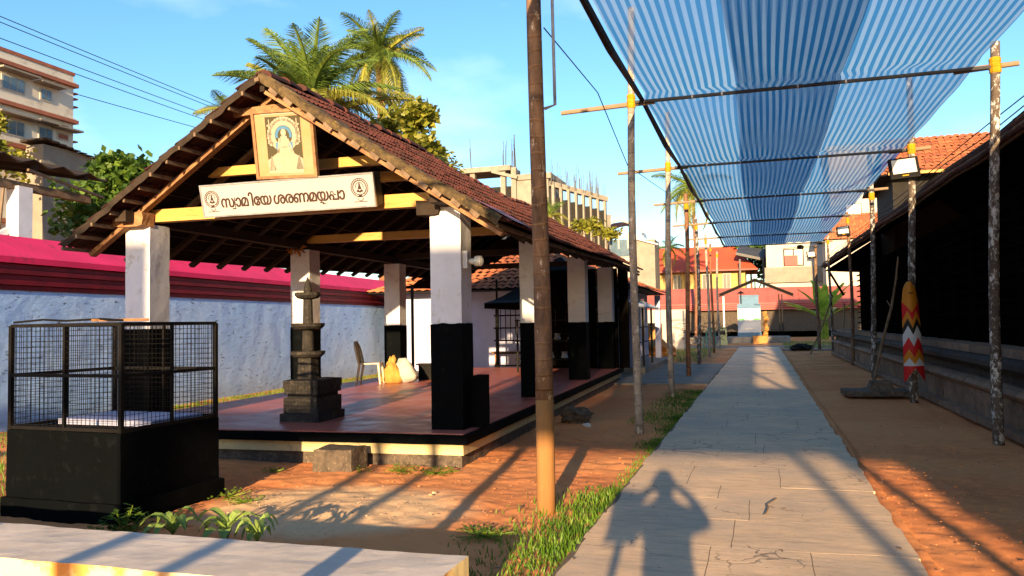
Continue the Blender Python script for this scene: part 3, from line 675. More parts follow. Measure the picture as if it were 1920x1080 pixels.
# ---------------- poles, bars, net ----------------
TAG={}
def pole(x,y,h,r0,r1,mat,label,lean=(0,0),low=None,rag=4.70,bend=.03,seed=0,group='areca poles holding up the shade net'):
    o=empty('pole',(x,y,0),label,'pole',group)
    pts=[];rs=[]; n=16
    for i in range(n+1):
        t_=i/n; z=-.15+(h+.15)*t_; pts.append((lean[0]*t_*h+bend*math.sin(t_*5+seed),lean[1]*t_*h+bend*math.cos(t_*4+seed*2)-bend*math.cos(seed*2),z)); rs.append((r0+(r1-r0)*t_)*(1+.05*noise.noise(Vector((seed,z*3,0)))))
    if low:
        k=[i for i,p in enumerate(pts) if p[2]>=low][0]; a=pts[:k+1]; b=pts[k:]
        MB().tube(a,rs[:k+1],14).build('bare_foot','barko',o,smooth=True); MB().tube(b,[q*.99 for q in rs[k:]],14).build('trunk',mat,o,smooth=True)
    else: MB().tube(pts,rs,12).build('trunk',mat,o,smooth=True)
    if rag:
        t_=(rag+.15)/(h+.15); i=min(int(t_*n),n-1); p=Vector(pts[i]).lerp(Vector(pts[i+1]),t_*n-i); rr=r0+(r1-r0)*t_
        m=MB(); 
        for k in range(6): m.lathe([(rr*1.08+.006*(k%2),-.02),(rr*1.3,0),(rr*1.08,.02)],(p.x+ru(-.004,.004),p.y,p.z-.08+.032*k),10)
        m.build('cloth_binding','yrag',o)
    return o
zb=lambda y:4.68+.012*(y-11.3)
pole(-1.74,6.42,5.6,.078,.056,'barkd','thick dark ringed pole nearest the camera with a bare orange foot',low=.62,rag=None,seed=.4,bend=.015)
pole(-1.70,11.28,6.05,.060,.048,'barkg','pale grey pole second from the front on the left side of the path',lean=(.006,0),seed=2,rag=zb(11.3)+.02)
pole(-1.80,16.75,5.9,.065,.05,'barkg','grey spotted pole with thicker foot, third from front on left of the path',lean=(.006,0),seed=3,rag=zb(16.7))
pole(-1.95,22.9,5.15,.066,.055,'barkb','reddish brown pole standing on the grey cross path',seed=4,rag=zb(22))
pole(-2.1,28.9,5.2,.070,.055,'barkw','mottled pole just beyond the cross path beside the dry brush',seed=5,rag=zb(28))
pole(-2.15,35.2,5.25,.062,.05,'barkg','slim pale pole fourth from the far end of the left row',seed=6,rag=zb(34))
pole(-2.25,40.0,5.3,.062,.05,'barkb','slim brown pole left of the yellow donation box',seed=7,rag=zb(40))
pole(-2.2,44.6,5.3,.062,.05,'barkg','thin pole nearest the yellow donation box at the far end',seed=8,rag=zb(45))
pole(2.76,11.35,5.0,.067,.055,'barkw','lichen-mottled pole nearest the camera beside the temple plinth',lean=(.028,0),seed=9,rag=zb(11.3)+.02,bend=.02)
pole(2.72,16.7,6.2,.075,.055,'barkw','pole beside the temple carrying a floodlight and a zigzag painted banner',lean=(.016,0),seed=10,rag=zb(16.7))
pole(2.86,23.3,6.1,.072,.06,'barkw','grey pole in front of the temple just beyond the leaning branch',lean=(.012,0),seed=11,rag=zb(23))
pole(2.95,29.5,5.2,.06,.05,'barkd','dark slender pole under the middle floodlight',seed=12,rag=zb(29))
pole(3.0,38.6,5.3,.06,.05,'barkw','slender pale pole with a leaning stick near the banana plant',seed=13,rag=zb(38))
pole(2.75,43.4,5.3,.085,.075,'barkd','thick dark post at the far corner of the temple eave',seed=14,rag=None)
for i,(x,y) in enumerate(((-1.8,.8),(-2.7,-3.2),(-1.85,-4.8),(-3.75,-3.9),(-1.85,-10.2),(2.75,.4),(2.8,-5),(2.8,-10.4))):
    pole(x,y,5.0,.07,.055,'barkd','dark areca pole behind the camera, '+('just left of the path edge','left beyond the low wall','second back on the left edge','farthest left of the rear poles','last back on the left edge','nearest on the right by the temple','middle one on the right side','last one on the right side')[i],seed=20+i,rag=None,group='poles behind the camera')
BY=[-12.9,-10.2,-4.8,.6,6.0,11.30,16.75,22.1,27.9,33.6,38.6]
lab=['one','']
def crossbar(y,label):
    z=zb(y); o=empty('crossbar',(0,y,z),label,'crossbar','crossbars of the shade net frame'); tl=.0
    MB().tube([(-1.62,0,0),(2.85,0,.0)],.026,8).build('black_pipe','pipe',o); MB().tube([(-2.68-ru(0,.2),.05,-.04),(-1.35,.05,.0)],[.034,.038],8).build('bamboo_end','bamboo',o)
    MB().tube([(2.45,.05,.0),(3.18,.05,.03)],[.04,.034],8).build('bamboo_end','bamboo',o)
    for x in (-.9,-.4,.55,1.1): MB().lathe([(.031,-.012),(.036,0),(.031,.012)],n=8).build('tie','whitec',o).matrix_local=Matrix.Translation((x+ru(-.1,.1),0,0))@Matrix.Rotation(R(90),4,'Y')
nm={11.30:'nearest visible pipe crossbar with bamboo ends under the shade net',16.75:'second visible pipe crossbar under the shade net',22.1:'third pipe crossbar back under the shade net',27.9:'fourth pipe crossbar back under the shade net',33.6:'next to last pipe crossbar at the far end of the shade net',38.6:'farthest pipe crossbar closing the end of the shade net',6.0:'pipe crossbar of the shade net above the top edge of view'}
for y in BY: crossbar(y,nm.get(y) or 'pipe crossbar of the shade net behind the camera, '+{-12.9:'at the rear end of the net',-10.2:'second from the rear end',-4.8:'third from the rear end',.6:'almost directly overhead'}[y])
def net(name,x0f,x1f,dz,label,pitch=.094):
    m=MB(); ny=[]; 
    for a,b in zip(BY[:-1],BY[1:]): ny+=[a+(b-a)*k/16 for k in range(16)]
    ny.append(BY[-1]+.25); nxx=44; uv=[]
    for y in ny:
        i=max(k for k,v in enumerate(BY) if v<=y+1e-6); i=min(i,len(BY)-2); t_=(y-BY[i])/(BY[i+1]-BY[i]); t_=min(max(t_,0),1)
        x0,x1=x0f(y),x1f(y)
        for k in range(nxx+1):
            s=k/nxx; x=x0+(x1-x0)*s
            eg=min(1,min(s,1-s)*3+.12) if (x0f(0)<-1 and s<.5) or (x1f(0)>2 and s>.5) else 1; sag=.17*eg*4*t_*(1-t_)*(.55+.45*noise.noise(Vector((x*.9,i*1.7,dz*9)))); ed=.05*math.exp(-min(t_,1-t_)*9)*math.sin(x*17+i)
            xx=x+ (.05*math.sin(s*9+i*2)*math.exp(-min(t_,1-t_)*7)) + .10*4*t_*(1-t_)*(-.5 if s<.1 else 0)*(0)
            z=zb(y)+.036+dz-sag+ed*.35+.018*noise.noise(Vector((x*3.5,y*1.1,dz))); m.v.append((xx,y,max(z,zb(y)-.3)))
            uv.append(((x-x0f(BY[5]) )/pitch if False else (s*(x1f(BY[5])-x0f(BY[5])))/pitch,y))
    n1=nxx+1
    for j in range(len(ny)-1):
        for k in range(nxx): m.f.append((j*n1+k,j*n1+k+1,(j+1)*n1+k+1,(j+1)*n1+k))
    o=m.build(name,'net',smooth=True); ul=o.data.uv_layers.new(name='UVMap')
    vi=np.zeros(len(o.data.loops),int); o.data.loops.foreach_get('vertex_index',vi); ul.data.foreach_set('uv',np.array(uv)[vi].ravel())
    return tag(o,label,'shade net','shade net lengths')
net('shade_net',lambda y:-1.47,lambda y:1.12+.03*math.sin(y*.5),0,'left length of blue and white striped shade net over the path')
net('shade_net',lambda y:-.28-.05*math.sin(y*.4),lambda y:2.72,.035,'right length of blue and white striped shade net over the path')
m=MB()
for a,b in zip(BY[:-1],BY[1:]): m.tube([(-1.52,a,zb(a)+.02),(-1.50,(a+b)/2,zb((a+b)/2)-.09),(-1.52,b,zb(b)+.02)],[.035,.05,.035],6)
tag(m.build('net_edge_roll','blackc'),'black rolled edge running along the left side of the shade net','net edge')
# conduit by first pole
o=MB().tube([(-1.66,6.40,5.5),(-1.635,6.40,4.35)],.013,6).tube([(-1.60,6.40,5.5),(-1.585,6.40,3.37),(-1.68,6.42,3.35)],.014,6).build('conduit_pipe','metal'); tag(o,'thin grey conduit hanging beside the thick foreground pole','pipe')
def wire(name,pts,r,label,mat='iron'): return tag(MB().tube(pts,r,5).build(name,mat),label,'wire')
wire('wire',[(-1.68,6.45,4.05+.0),(-1.72,9,4.2),(-1.75,11.3,3.78),(-1.9,18,4.4),(-2.3,30,5.4)],.006,'thin black wire sagging from the foreground pole past the grey pole')
def fwire(p,q,sag,label):
    pts=[Vector(p).lerp(Vector(q),i/12)-Vector((0,0,sag*4*(i/12)*(1-i/12))) for i in range(13)]; wire('overhead_wire',pts,.016,label)
for (p,q,s,l_) in (((-23.9,14,12.2),(-26.1,40,12.9),.0,'uppermost of the thin overhead wires across the sky at left'),((-23.9,14,12.0),(-26.3,40,12.8),.0,'overhead wire running just under the uppermost one'),
    ((-23.9,14,11.4),(-26.6,40,12.5),.0,'third overhead wire from the top at left'),((-23.9,14,11.1),(-26.8,40,12.3),.0,'fourth overhead wire from the top at left'),((-23.9,14,10.0),(-27.4,40,12.2),.0,'lowest overhead wire, starting behind the apartment building')):
    fwire(p,q,s+.05,l_)
# floodlights
def flood(x,y,z,s,label,rz=0,tl=-18):
    o=empty('floodlight',(x,y,z),label,'floodlight','floodlights on the right poles',rz=rz); o.rotation_euler=(R(tl),R(-4),rz); o.scale=(s,s,s)
    B((-.24,-.03,-.17),(.24,.05,.23)).build('housing','iron',o,bevel=.015); B((-.19,-.036,-.08),(.19,-.030,.19)).build('lamp_glass','lens',o)
    B((-.05,-.036,-.135),(.05,-.031,-.115)).build('maker_badge','yrag',o)
    m=MB(); 
    for k in range(7): m.box((-.2+.06*k,.05,-.12),(-.19+.06*k,.10,.18))
    m.build('cooling_fin','iron',o); MB().tube([(-.26,.03,0),(-.26,.16,0),(.26,.16,0),(.26,.03,0)],.014,6).build('bracket','iron',o)
flood(2.66,16.50,4.33,1.08,'large square floodlight on the pole above the zigzag banner')
flood(2.76,29.3,4.50,.88,'middle floodlight on the dark slender pole')
flood(2.5,42.8,4.75,.9,'farthest floodlight at the corner of the temple eave',rz=R(12))
o=empty('ceiling_fan',(2.0,42.9,5.2),'black fan-like fixture hanging under the far end of the net','fan')
MB().lathe([(.02,-.1),(.16,-.06),(.18,.05),(.05,.12)],n=12).build('motor','iron',o)
for k in range(3):
    a=k*2.1+.4; MB().beam((.15*math.cos(a),.15*math.sin(a),0),(1.0*math.cos(a),1.0*math.sin(a),.02),.16,.012).build('blade','iron',o)
# zigzag banner
BN=empty('painted_banner',(2.70,16.5,.34),'feather-shaped banner with orange, red, white and black zigzags fastened to a pole','banner',rz=R(6)); BN.rotation_euler=(0,R(-1.2),R(6)); BN.scale=(.88,1,.93)
H_=2.02; NC=24
def edge(lvl,dep,k): # zigzag with 2 teeth
    s=k/NC; return lvl-dep*(1-abs(((s*2)%1)*2-1)) if dep>=0 else lvl-dep*(1-abs(((s*2)%1)*2-1))
def half_w(z): return .155+.055*(1-z/H_) if z<1.62 else (.155+.055*(1-1.62/H_))*math.sqrt(max(0.02,1-((z-1.62)/.42)**2))*.92
levels=[(0.0,-.30,'redc'),(.30,-.001,'whitec'),(.36,-.19,'orangec'),(.53,-.22,'redc'),(.74,-.24,'whitec'),(1.00,-.22,'blackc'),(1.10,-.20,'orangec'),(1.34,-.22,'redc'),(1.62,.0,'orangec')]
lv=[]
def zigf(lvl,amp,s): 
    return lvl+amp*(1-abs(((s*2)%1)*2-1))
EDG=[lambda s:zigf(.0,.26,1-abs(1)+s if False else s)*1.0, lambda s:.33, lambda s:zigf(.36,.13,s), lambda s:zigf(.50,.17,s), lambda s:zigf(.72,.19,s),lambda s:zigf(.95,.19,s), lambda s:zigf(1.09,.20,s),lambda s:zigf(1.30,.24,s+.25), lambda s:zigf(1.47,.20,s+.5), lambda s:H_]
CL=['redc','whitec','orangec','redc','whitec','blackc','orangec','redc','orangec']
EDG[0]=lambda s: .0+.30*(1-abs(s*2-1)); EDG[7]=lambda s:zigf(1.24,.20,s); EDG[8]=lambda s:1.40+.22*abs(2*s-1)
nms=['red_tail','white_band','orange_band','red_band','white_band','black_band','orange_band','red_band','orange_head']
for bi in range(9):
    m=MB(); NR_=6
    for r_ in range(NR_+1):
        for k in range(NC+1):
            s=k/NC; za,zb_=EDG[bi](s),EDG[bi+1](s); zb_=max(zb_,za); z=za+(zb_-za)*r_/NR_; hw=half_w(z); x=(s*2-1)*hw; m.v.append((x,-.09+.09*(s*2-1)**2*1.0+.02,z))
    for r_ in range(NR_):
        for k in range(NC): a=r_*(NC+1)+k; m.f.append((a,a+1,a+NC+2,a+NC+1))
    o=m.build(nms[bi],CL[bi],BN); so_=o.modifiers.new('thickness','SOLIDIFY'); so_.thickness=.006
MB().box((-.05,-.105,1.78),(.05,-.09,1.80)).build('eye_mark','blackc',BN)

# ---------------- temple on the right ----------------
TX=3.05; TY0=-9.5; TY1=44.0
TP=empty('temple',(TX,0,0),'long dark temple hall on the right with stepped stone base and overhanging tiled roof','temple')
def course(z0,z1,xf,prof,ln,mat,name,y0=TY0,y1=38.3,lim=3):
    y=y0; 
    while y<y1:
        l_=ln*ru(.8,1.25); ye=min(y+l_,y1)
        if ye>lim-1:
            j=ru(-.010,.010); m=MB(); n=len(prof)
            for yy in (y+.006,ye-.006):
                for (dx,dz) in prof: m.v.append((xf+dx+j+ru(-.003,.003),yy,z0+dz*(z1-z0)))
            for i in range(n-1): m.f.append((i,n+i,n+i+1,i+1))
            m.f.append(tuple(range(n))); m.f.append(tuple(range(n,2*n))[::-1]); m.build(name,mat,TP)
        y=ye
sq=[(.5,0),(0,0),(0,1),(.5,1)]
course(0,.10,-.10,sq,1.3,'plinth','footing_stone')
course(.10,.46,.02,sq,.75,'plinth','base_stone')
course(.46,.64,-.02,[(.5,0),(.04,0),(-.04,.2),(-.08,.5),(-.04,.8),(.04,1),(.5,1)],1.6,'plinth','moulding_stone')
course(.64,.80,.10,sq,.9,'stone','neck_stone')
course(.80,.98,-.02,[(.6,0),(.02,0),(-.06,.35),(-.06,.7),(.0,1),(.6,1)],1.1,'stone','cornice_stone')
course(.98,1.10,.12,sq,1.8,'plinth','ledge_stone')
B((.14,TY0,-.2),(7,38.2,.97)).build('plinth_core','stone',TP)
# blackened lattice wall
B((.62,TY0,1.10),(6.6,33.5,3.45)).build('inner_wall','blackwood',TP)
m=MB()
for k in range(11): m.box((.50,TY0,1.16+.2*k),(.56,33.4,1.20+.2*k))
m.build('lamp_rail','blackwood',TP)
for k in range(int((33.4-2)/1.4)):
    y=2+1.4*k; MB().beam((.55,y,1.08),(.55,y,3.4),.09,.09).build('timber_post','blackwood',TP)
# roof
EX=0.02; EZ=3.80; RXX=4.6; RZZ=6.9
def trz(y): return EZ+.012*(y-11)+.02*math.sin(y*.9)+.012*math.sin(y*2.3)
def tslope(side,s,y,off=0):
    a=Vector((RXX,y,RZZ+.5*0)); b=Vector((EX,y,trz(y))); p=a.lerp(b,s); d=(b-a).normalized(); n=Vector((d.z,0,-d.x)); 
    if n.z<0: n=-n
    return p+n*off
m=MB()
for y in range(int((TY1-TY0)/.7)): yy=TY0+.4+.7*y; m.beam(tslope(1,.02,yy,-.09),tslope(1,1.0,yy,-.09),.07,.10,(0,1,0))
tag(m.build('rafters','blackwood',TP),kind='stuff')
for s in (.90,.935,.97,1.0):
    m=MB(); yy=TY0
    while yy<TY1: m.beam(tslope(1,s,yy,-.03),tslope(1,s,min(yy+1.5,TY1),-.03),.03,.03); yy+=1.5
    m.build('lath','lath',TP)
m=MB(); ylist=[TY0+1.0*i for i in range(int(TY1-TY0)+1)]+[TY1]
for y in ylist:
    for s in (0,1): m.v.append(tuple(tslope(1,s*.995,y,-.012)))
for i in range(len(ylist)-1): m.f.append((2*i,2*i+1,2*i+3,2*i+2))
m.add([(RXX,TY0,RZZ),(RXX,TY1,RZZ),(8.8,TY1,3.4),(8.8,TY0,3.4)],[(0,1,2,3)]); m.add([(RXX,TY0+.01,RZZ-.05),(EX+.1,TY0+.01,EZ-.1),(8.7,TY0+.01,3.4)],[(0,1,2)]); m.add([(RXX,TY1-.01,RZZ-.05),(EX+.1,TY1-.01,4.0),(8.7,TY1-.01,3.4)],[(0,2,1)])
m.build('roof_boarding','blackwood',TP)
tm2=tile_mesh(.215,.40,.02)
tp=tm2.build('eave_tile','tile',TP); tme=tp.data; bpy.data.objects.remove(tp); tiles=[]
V0s=V0; NRT=21
for k in range(NRT-6,NRT):
    for j in range(int((TY1-TY0)/.215)):
        y=TY0+.215*(j+.5); s0=k/NRT
        p=tslope(1,s0,y,.0); q=tslope(1,(k+1.25)/NRT if k==NRT-1 else (k+1.1)/NRT,y,.022); d=(q-p); ln=d.length; d.normalize(); x=Vector((0,1,0)); z=x.cross(d)
        if z.z<0: x=-x; z=-z
        M4=(Matrix((x,d*(ln/.40),z)).transposed()@Matrix.Rotation(ru(-.04,.04),3,'Z')@Matrix.Rotation(ru(-.03,.01),3,'X')).to_4x4(); M4.translation=p+Vector((0,0,ru(0,.012))); tiles.append((abs(y-9),k,M4,y))
tl_=sorted([a for a in tiles if a[1]==NRT-1 and a[3]>7],key=lambda a:a[3])
sel=set(id(a) for a in tl_)
for a in tl_: inst('eave_tile',tme,TP,a[2])
tag(joined([a[2] for a in tiles if id(a) not in sel and a[3]>4],'upper_tiles','tile',TP,tm2),kind='stuff')
for k,(dx,dz,mt) in enumerate(((-.03,.0,'tile'),(-.01,.065,'lath'),(.01,.13,'tile'),(.04,.19,'lath'))):
    m=MB(); yy=TY0
    while yy<TY1: m.beam((EX+dx,yy,trz(yy)+dz+ru(-.008,.008)),(EX+dx,min(yy+1.1,TY1),trz(min(yy+1.1,TY1))+dz+ru(-.008,.008)),.035,.040); yy+=1.1
    m.build('eave_strip',mt,TP)
# wires along the eave
for dz,dx in ((.14,-.05),(.24,-.02),(.40,.05)):
    pts=[(TX+dx+ .02*math.sin(y),y,trz(y)+dz+.03*math.sin(y*.8+dz*9)) for y in [5+2.5*i for i in range(15)]]
    wire('eave_wire',pts,.008,{.14:'lowest thin wire strung along the temple eave',.24:'middle thin wire strung along the temple eave',.40:'uppermost thin wire strung along the temple eave'}[dz])
# far gabled tile roof behind temple
def tiled_roof(x0,x1,y0,y1,z0,z1,ins,mat,parent,nm='roof'):
    m=MB(); ym=(y0+y1)/2
    m.add([(x0,y0,z0),(x1,y0,z0),(x1-ins,ym,z1),(x0+ins,ym,z1),(x0,y1,z0),(x1,y1,z0)],[(0,1,2,3),(5,4,3,2),(1,5,2),(4,0,3),(0,4,5,1)])
    o=m.build(nm,'dark',parent)
    r=MB(); rn=[]; rows=max(3,int(math.hypot(ym-y0,z1-z0)/.34)); 
    for k in range(rows):
        s0=k/rows; s1=(k+1.15)/rows; ya,za=ym+(y0-ym)*s0,z1+(z0-z1)*s0; yb,zb2=ym+(y0-ym)*s1,z1+(z0-z1)*s1
        xa,xb=x0+ins*(1-s0),x1-ins*(1-s0); c=int((xb-xa)/.3)
        for j in range(c):
            xx=xa+(xb-xa)*j/c; w_=(xb-xa)/c; h=ru(0,.02); n=len(r.v)
            r.v+=[(xx,ya,za+.02+h),(xx+w_*.5,ya,za+.07+h),(xx+w_*.95,ya,za+.02+h),(xx,yb,zb2+.05+h),(xx+w_*.5,yb,zb2+.11+h),(xx+w_*.95,yb,zb2+.05+h)]; r.f+=[(n,n+1,n+4,n+3),(n+1,n+2,n+5,n+4)]; q=rnd(); rn+=[q,q]
    o=r.build(nm+'_tiles',mat,parent,rn=rn); tag(o,kind='stuff'); return o
SH_=empty('shrine_roof',(6.5,40,0),'sunlit orange tiled roof rising behind the temple eave','shrine')
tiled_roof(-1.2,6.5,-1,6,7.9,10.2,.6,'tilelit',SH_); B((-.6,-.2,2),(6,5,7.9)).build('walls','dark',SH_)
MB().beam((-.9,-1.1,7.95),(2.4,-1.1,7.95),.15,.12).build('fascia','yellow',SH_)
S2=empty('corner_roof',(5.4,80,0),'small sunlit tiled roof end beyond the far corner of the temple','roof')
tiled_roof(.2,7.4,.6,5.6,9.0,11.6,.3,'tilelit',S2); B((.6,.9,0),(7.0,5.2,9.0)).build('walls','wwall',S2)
# post brace at far eave
o=MB().beam((3.6,39,2.6),(3.05,39.3,3.7),.08,.08).build('eave_brace','blackwood'); tag(o,'black diagonal brace under the far end of the temple eave','brace')
# leaning branch and base block
o=MB().tube([(2.12,18.0,.08),(2.25,18.05,.55),(2.36,17.9,1.1),(2.50,17.6,1.75),(2.56,17.3,2.3),(2.60,17.2,2.75)],[.035,.032,.03,.026,.02,.014],7).tube([(2.50,17.6,1.75),(2.42,17.6,1.9)],[.014,.008],5).build('leaning_branch','dry'); tag(o,'crooked dry branch leaning from a concrete base against the banner pole','branch')
o=roughen(subdiv_box((1.55,17.3,.0),(2.75,18.2,.10),.12,.02,3).frus((2.02,17.5),(2.5,18.0),.09,.28,.06).build('concrete_base','laterite'),.02,5); tag(o,'low broken concrete base slab with a stub, on the soil beside the banner pole','base')
o=MB().tube([(2.0,37.2,.03),(2.6,37.9,1.3),(3.1,38.6,2.6)],.035,6).build('leaning_stick','dry'); tag(o,'thin stick leaning on the slender pole near the banana plant','stick')
o=MB().tube([(3.15,36.9,.03),(3.4,37.4,1.2),(3.5,37.8,2.2)],.04,6).build('propped_pole','bamboo'); tag(o,'short pale pole propped against the temple base near the banana plant','stick')
o=roughen(blobm(.5,.35,.16,4,lump=.6).build('dark_heap','dark',smooth=False),.03,6); o.location=(1.9,43,0); tag(o,'low black heap lying on the soil near the far corner','heap')
# stones and litter
for k,(x,y,s_,l_) in enumerate(((-2.82,12.3,.20,'rough brown boulder in the soil beside the pavilion plinth'),(-2.55,11.9,.05,'small pale stone beside the boulder'),(-2.35,8.5,.035,'tiny white pebble on the sunny soil'),(-3.0,12.9,.12,'smaller boulder behind the brown boulder'))):
    o=blobm(s_*1.2,s_,s_*.7,k+30,lump=.5).build('rock','laterite' if s_>.1 else 'whitec'); o.location=(x,y,-.02); tag(o,l_,'rock')
m=MB()
for k in range(5200):
    x=ru(-5.2,-1.3) if k%3 else ru(.98,2.9); y=ru(3.9,13); s_=ru(.004,.014)*(1 if rnd()<.93 else 2.2)
    z=ru(-.005,.012); p=[Vector((ru(-1,1),ru(-1,1),ru(.1,.9)))*s_+Vector((x,y,z)) for _ in range(4)]; m.add(p,[(0,1,2),(0,2,3),(0,3,1),(1,3,2)])
tag(m.build('soil_crumbs','soil'),kind='stuff')
m=MB()
for k in range(230):
    x=ru(-1.2,.9) if k<90 else (ru(.95,2.4) if k%2 else ru(-5,-1.4)); y=ru(4.2,20) if k<90 else ru(4.8,11); a=ru(0,6.28); l_=ru(.01,.035); z=.038 if k<90 else .02; d=Vector((math.cos(a),math.sin(a),0))*l_; n_=Vector((-d.y,d.x,0))*.45; p=Vector((x,y,z))
    m.add([p-d,p+n_+Vector((0,0,.006)),p+d,p-n_],[(0,1,2,3)])
tag(m.build('dry_leaf_litter','dry'),kind='stuff')
o=MB().tube([(-.02,6.55,.045),(.01,6.75,.055),(.0,6.9,.05),(.08,7.15,.05)],.006,5).build('twig','dry'); tag(o,'thin curved twig lying on the sunlit path','twig')

# ---------------- vegetation ----------------
def grass(name,n,fn,hmin,hmax,mat='grass'):
    m=MB()
    for k in range(n):
        q=fn()
        if q is None: continue
        x,y,hs_=q; h=ru(hmin,hmax)*hs_; a=ru(0,6.28); b=ru(0,6.28); wd=.004+.003*rnd(); d=Vector((math.cos(a),math.sin(a),0))*wd; ln=Vector((math.cos(b),math.sin(b),0))*h*ru(.1,.55)
        p=Vector((x,y,-.01)); m.add([p-d,p+d,p+ln*.4+d*.7+Vector((0,0,h*.6)),p+ln*.4-d*.7+Vector((0,0,h*.6)),p+ln+Vector((0,0,h))],[(0,1,2,3),(3,2,4)])
    return tag(m.build(name,mat),kind='stuff')
def edge_grass():
    y=4.3+ (rnd()**1.4)*14; n_=noise.noise(Vector((y*1.1,.3,0)))
    wmax={True:.42,False:.22}[y<7.5]*(1+.8*n_); x=-1.24-abs(random.gauss(0,.5))*wmax
    if y>7.5 and n_<-.05 and rnd()<.75: return None
    if y<4.9 and rnd()<.4: return None
    return x,y,(1.0 if y<7.5 else .75)*(1.15 if 5.2<y<7 else .8)
grass('path_edge_grass',8000,edge_grass,.025,.08)
grass('verge_grass',2000,lambda:(ru(-1.9,-1.3)+ru(-.2,.1),ru(12.3,18.5),.8),.03,.08)
grass('wall_foot_grass',9000,lambda:((lambda y:(-11.3-.045*(y-9)+abs(random.gauss(0,1.0)),y,1))(ru(8,27))),.02,.08)
grass('far_lawn',9000,lambda:((ru(-7,-2.3),ru(31,46),2) if rnd()<.55 else (ru(1.2,8),ru(45,58),2.2)),.04,.09)
grass('left_grass',1500,lambda:(ru(-8.6,-6.3),ru(5.0,8.5),1.2),.05,.2)
def leafclump(name,loc,n,r,h,lsz,mat,label,cat='plant',up=.6,stuffn=None,group=None):
    o=empty(name,loc,label,cat,group)
    m=MB(); sm=MB()
    for k in range(n):
        a=ru(0,6.28); rr=r*rnd()**.6*(1+.6*noise.noise(Vector((math.cos(a)*2+loc[0]*5,math.sin(a)*2,0)))); z=h*rnd()*(1-.6*rr/r)+.01; p=Vector((math.cos(a)*rr,math.sin(a)*rr,max(z,.01))); b=ru(0,6.28); d=Vector((math.cos(b),math.sin(b),ru(-.3,up))).normalized()*lsz*ru(.5,1.3); s_=d.cross(Vector((0,0,1))).normalized()*lsz*.42
        m.add([p,p+d*.5+s_,p+d,p+d*.5-s_+Vector((0,0,lsz*.05))],[(0,1,2,3)])
        if k%4==0: sm.beam((0,0,0),p,.004,.004)
    m.build('foliage',mat,o); sm.build('stems','weed',o); return o
leafclump('weed',(-4.72,5.05,0),150,.20,.24,.055,'tree','dark green weed growing at the corner of the caged block')
leafclump('weed',(-4.75,6.35,0),120,.25,.06,.03,'weed','low yellow-green weed patch right of the caged block')
leafclump('weed',(-4.45,6.2,0),80,.18,.06,.03,'weed','small weed patch nearest the sandy ground')
leafclump('weed',(-3.72,7.85,0),110,.20,.10,.035,'weed','small leafy weed at the foot of the pavilion plinth')
leafclump('weed',(-3.28,7.82,0),120,.22,.08,.035,'weed','spreading weed at the front corner of the pavilion plinth')
leafclump('weed',(-4.1,7.72,0),40,.10,.08,.03,'weed','tiny weed beside the stone step block')
leafclump('weed',(-5.1,7.55,0),60,.16,.05,.03,'weed','low weed in the shade left of the step block')
leafclump('weed',(-1.42,4.35,0),120,.12,.13,.03,'treey','yellowish weed at the right end of the low wall')
leafclump('weed',(-2.0,5.6,0),200,.22,.06,.03,'grass','dark grass tuft in the shade left of the foreground pole')
# young broadleaf plants in front of the low wall
for (x,y,s_,l_) in ((-3.85,4.55,1.0,'leafy bright green seedling left of its twin behind the low wall'),(-3.45,4.6,1.1,'largest bright green seedling behind the low wall'),(-3.15,4.5,.75,'small bright green seedling at the right of the row behind the low wall')):
    o=empty('seedling',(x,y,0),l_,'plant','seedlings behind the low wall')
    for k in range(9):
        a=k*2.4+x; ln=.22*s_*ru(.7,1.1); m=MB(); d=Vector((math.cos(a),math.sin(a),0)); sd=Vector((-d.y,d.x,0)); zz=.16+.1*rnd()
        for i in range(6):
            t_=i/5; p=d*ln*t_+Vector((0,0,zz+.12*math.sin(t_*2.2)-.10*t_*t_)); ww=.04*s_*math.sin(PI*min(.97,t_*.9+.08)); m.v+=[tuple(p-sd*ww+Vector((0,0,.012))),tuple(p),tuple(p+sd*ww+Vector((0,0,.012)))]
        for i in range(5): m.f+=[(3*i,3*i+1,3*i+4,3*i+3),(3*i+1,3*i+2,3*i+5,3*i+4)]
        m.build('leaf','pot',o)
    MB().tube([(0,0,0),(0,0,.2)],.007,5).build('stem','weed',o)
# trees
def tree(name,loc,crowns,n,lsz,mat,label,trunk=None,mat2=None):
    o=empty(name,loc,label,'tree')
    for ci,(cx,cy,cz,rx,ry,rz_) in enumerate(crowns):
        m=MB()
        for k in range(int(n)):
            d=Vector((random.gauss(0,1),random.gauss(0,1),random.gauss(0,1))).normalized(); nn=noise.noise(d*2.2+Vector((ci*3.1,loc[0],0))); rr=(rnd()**.42)*(1+.45*nn)
            if noise.noise(d*4.5*rr+Vector((ci,7,loc[1])))<-.22: continue
            p=Vector((cx+d.x*rx*rr,cy+d.y*ry*rr,cz+d.z*rz_*rr)); u=Vector((random.gauss(0,1),random.gauss(0,1),random.gauss(0,.6))).normalized()*lsz*ru(.6,1.3); v_=u.cross(Vector((rnd()-.5,rnd()-.5,rnd()))).normalized()*lsz*.42
            m.add([p,p+u*.5+v_,p+u,p+u*.5-v_],[(0,1,2,3)])
        m.build('crown',mat if not mat2 or ci%2==0 else mat2,o)
        if trunk: MB().tube([(0,0,trunk*.5),(cx*.6,cy*.6,cz*.7),(cx,cy,cz+rz_*.5)],[.10,.06,.02],6).build('limb','dry',o)
    if trunk: MB().tube([(0,0,-.2),(.05,.05,trunk*.5),(0,0,trunk)],[.2,.15,.1],8).build('trunk','barkb',o)
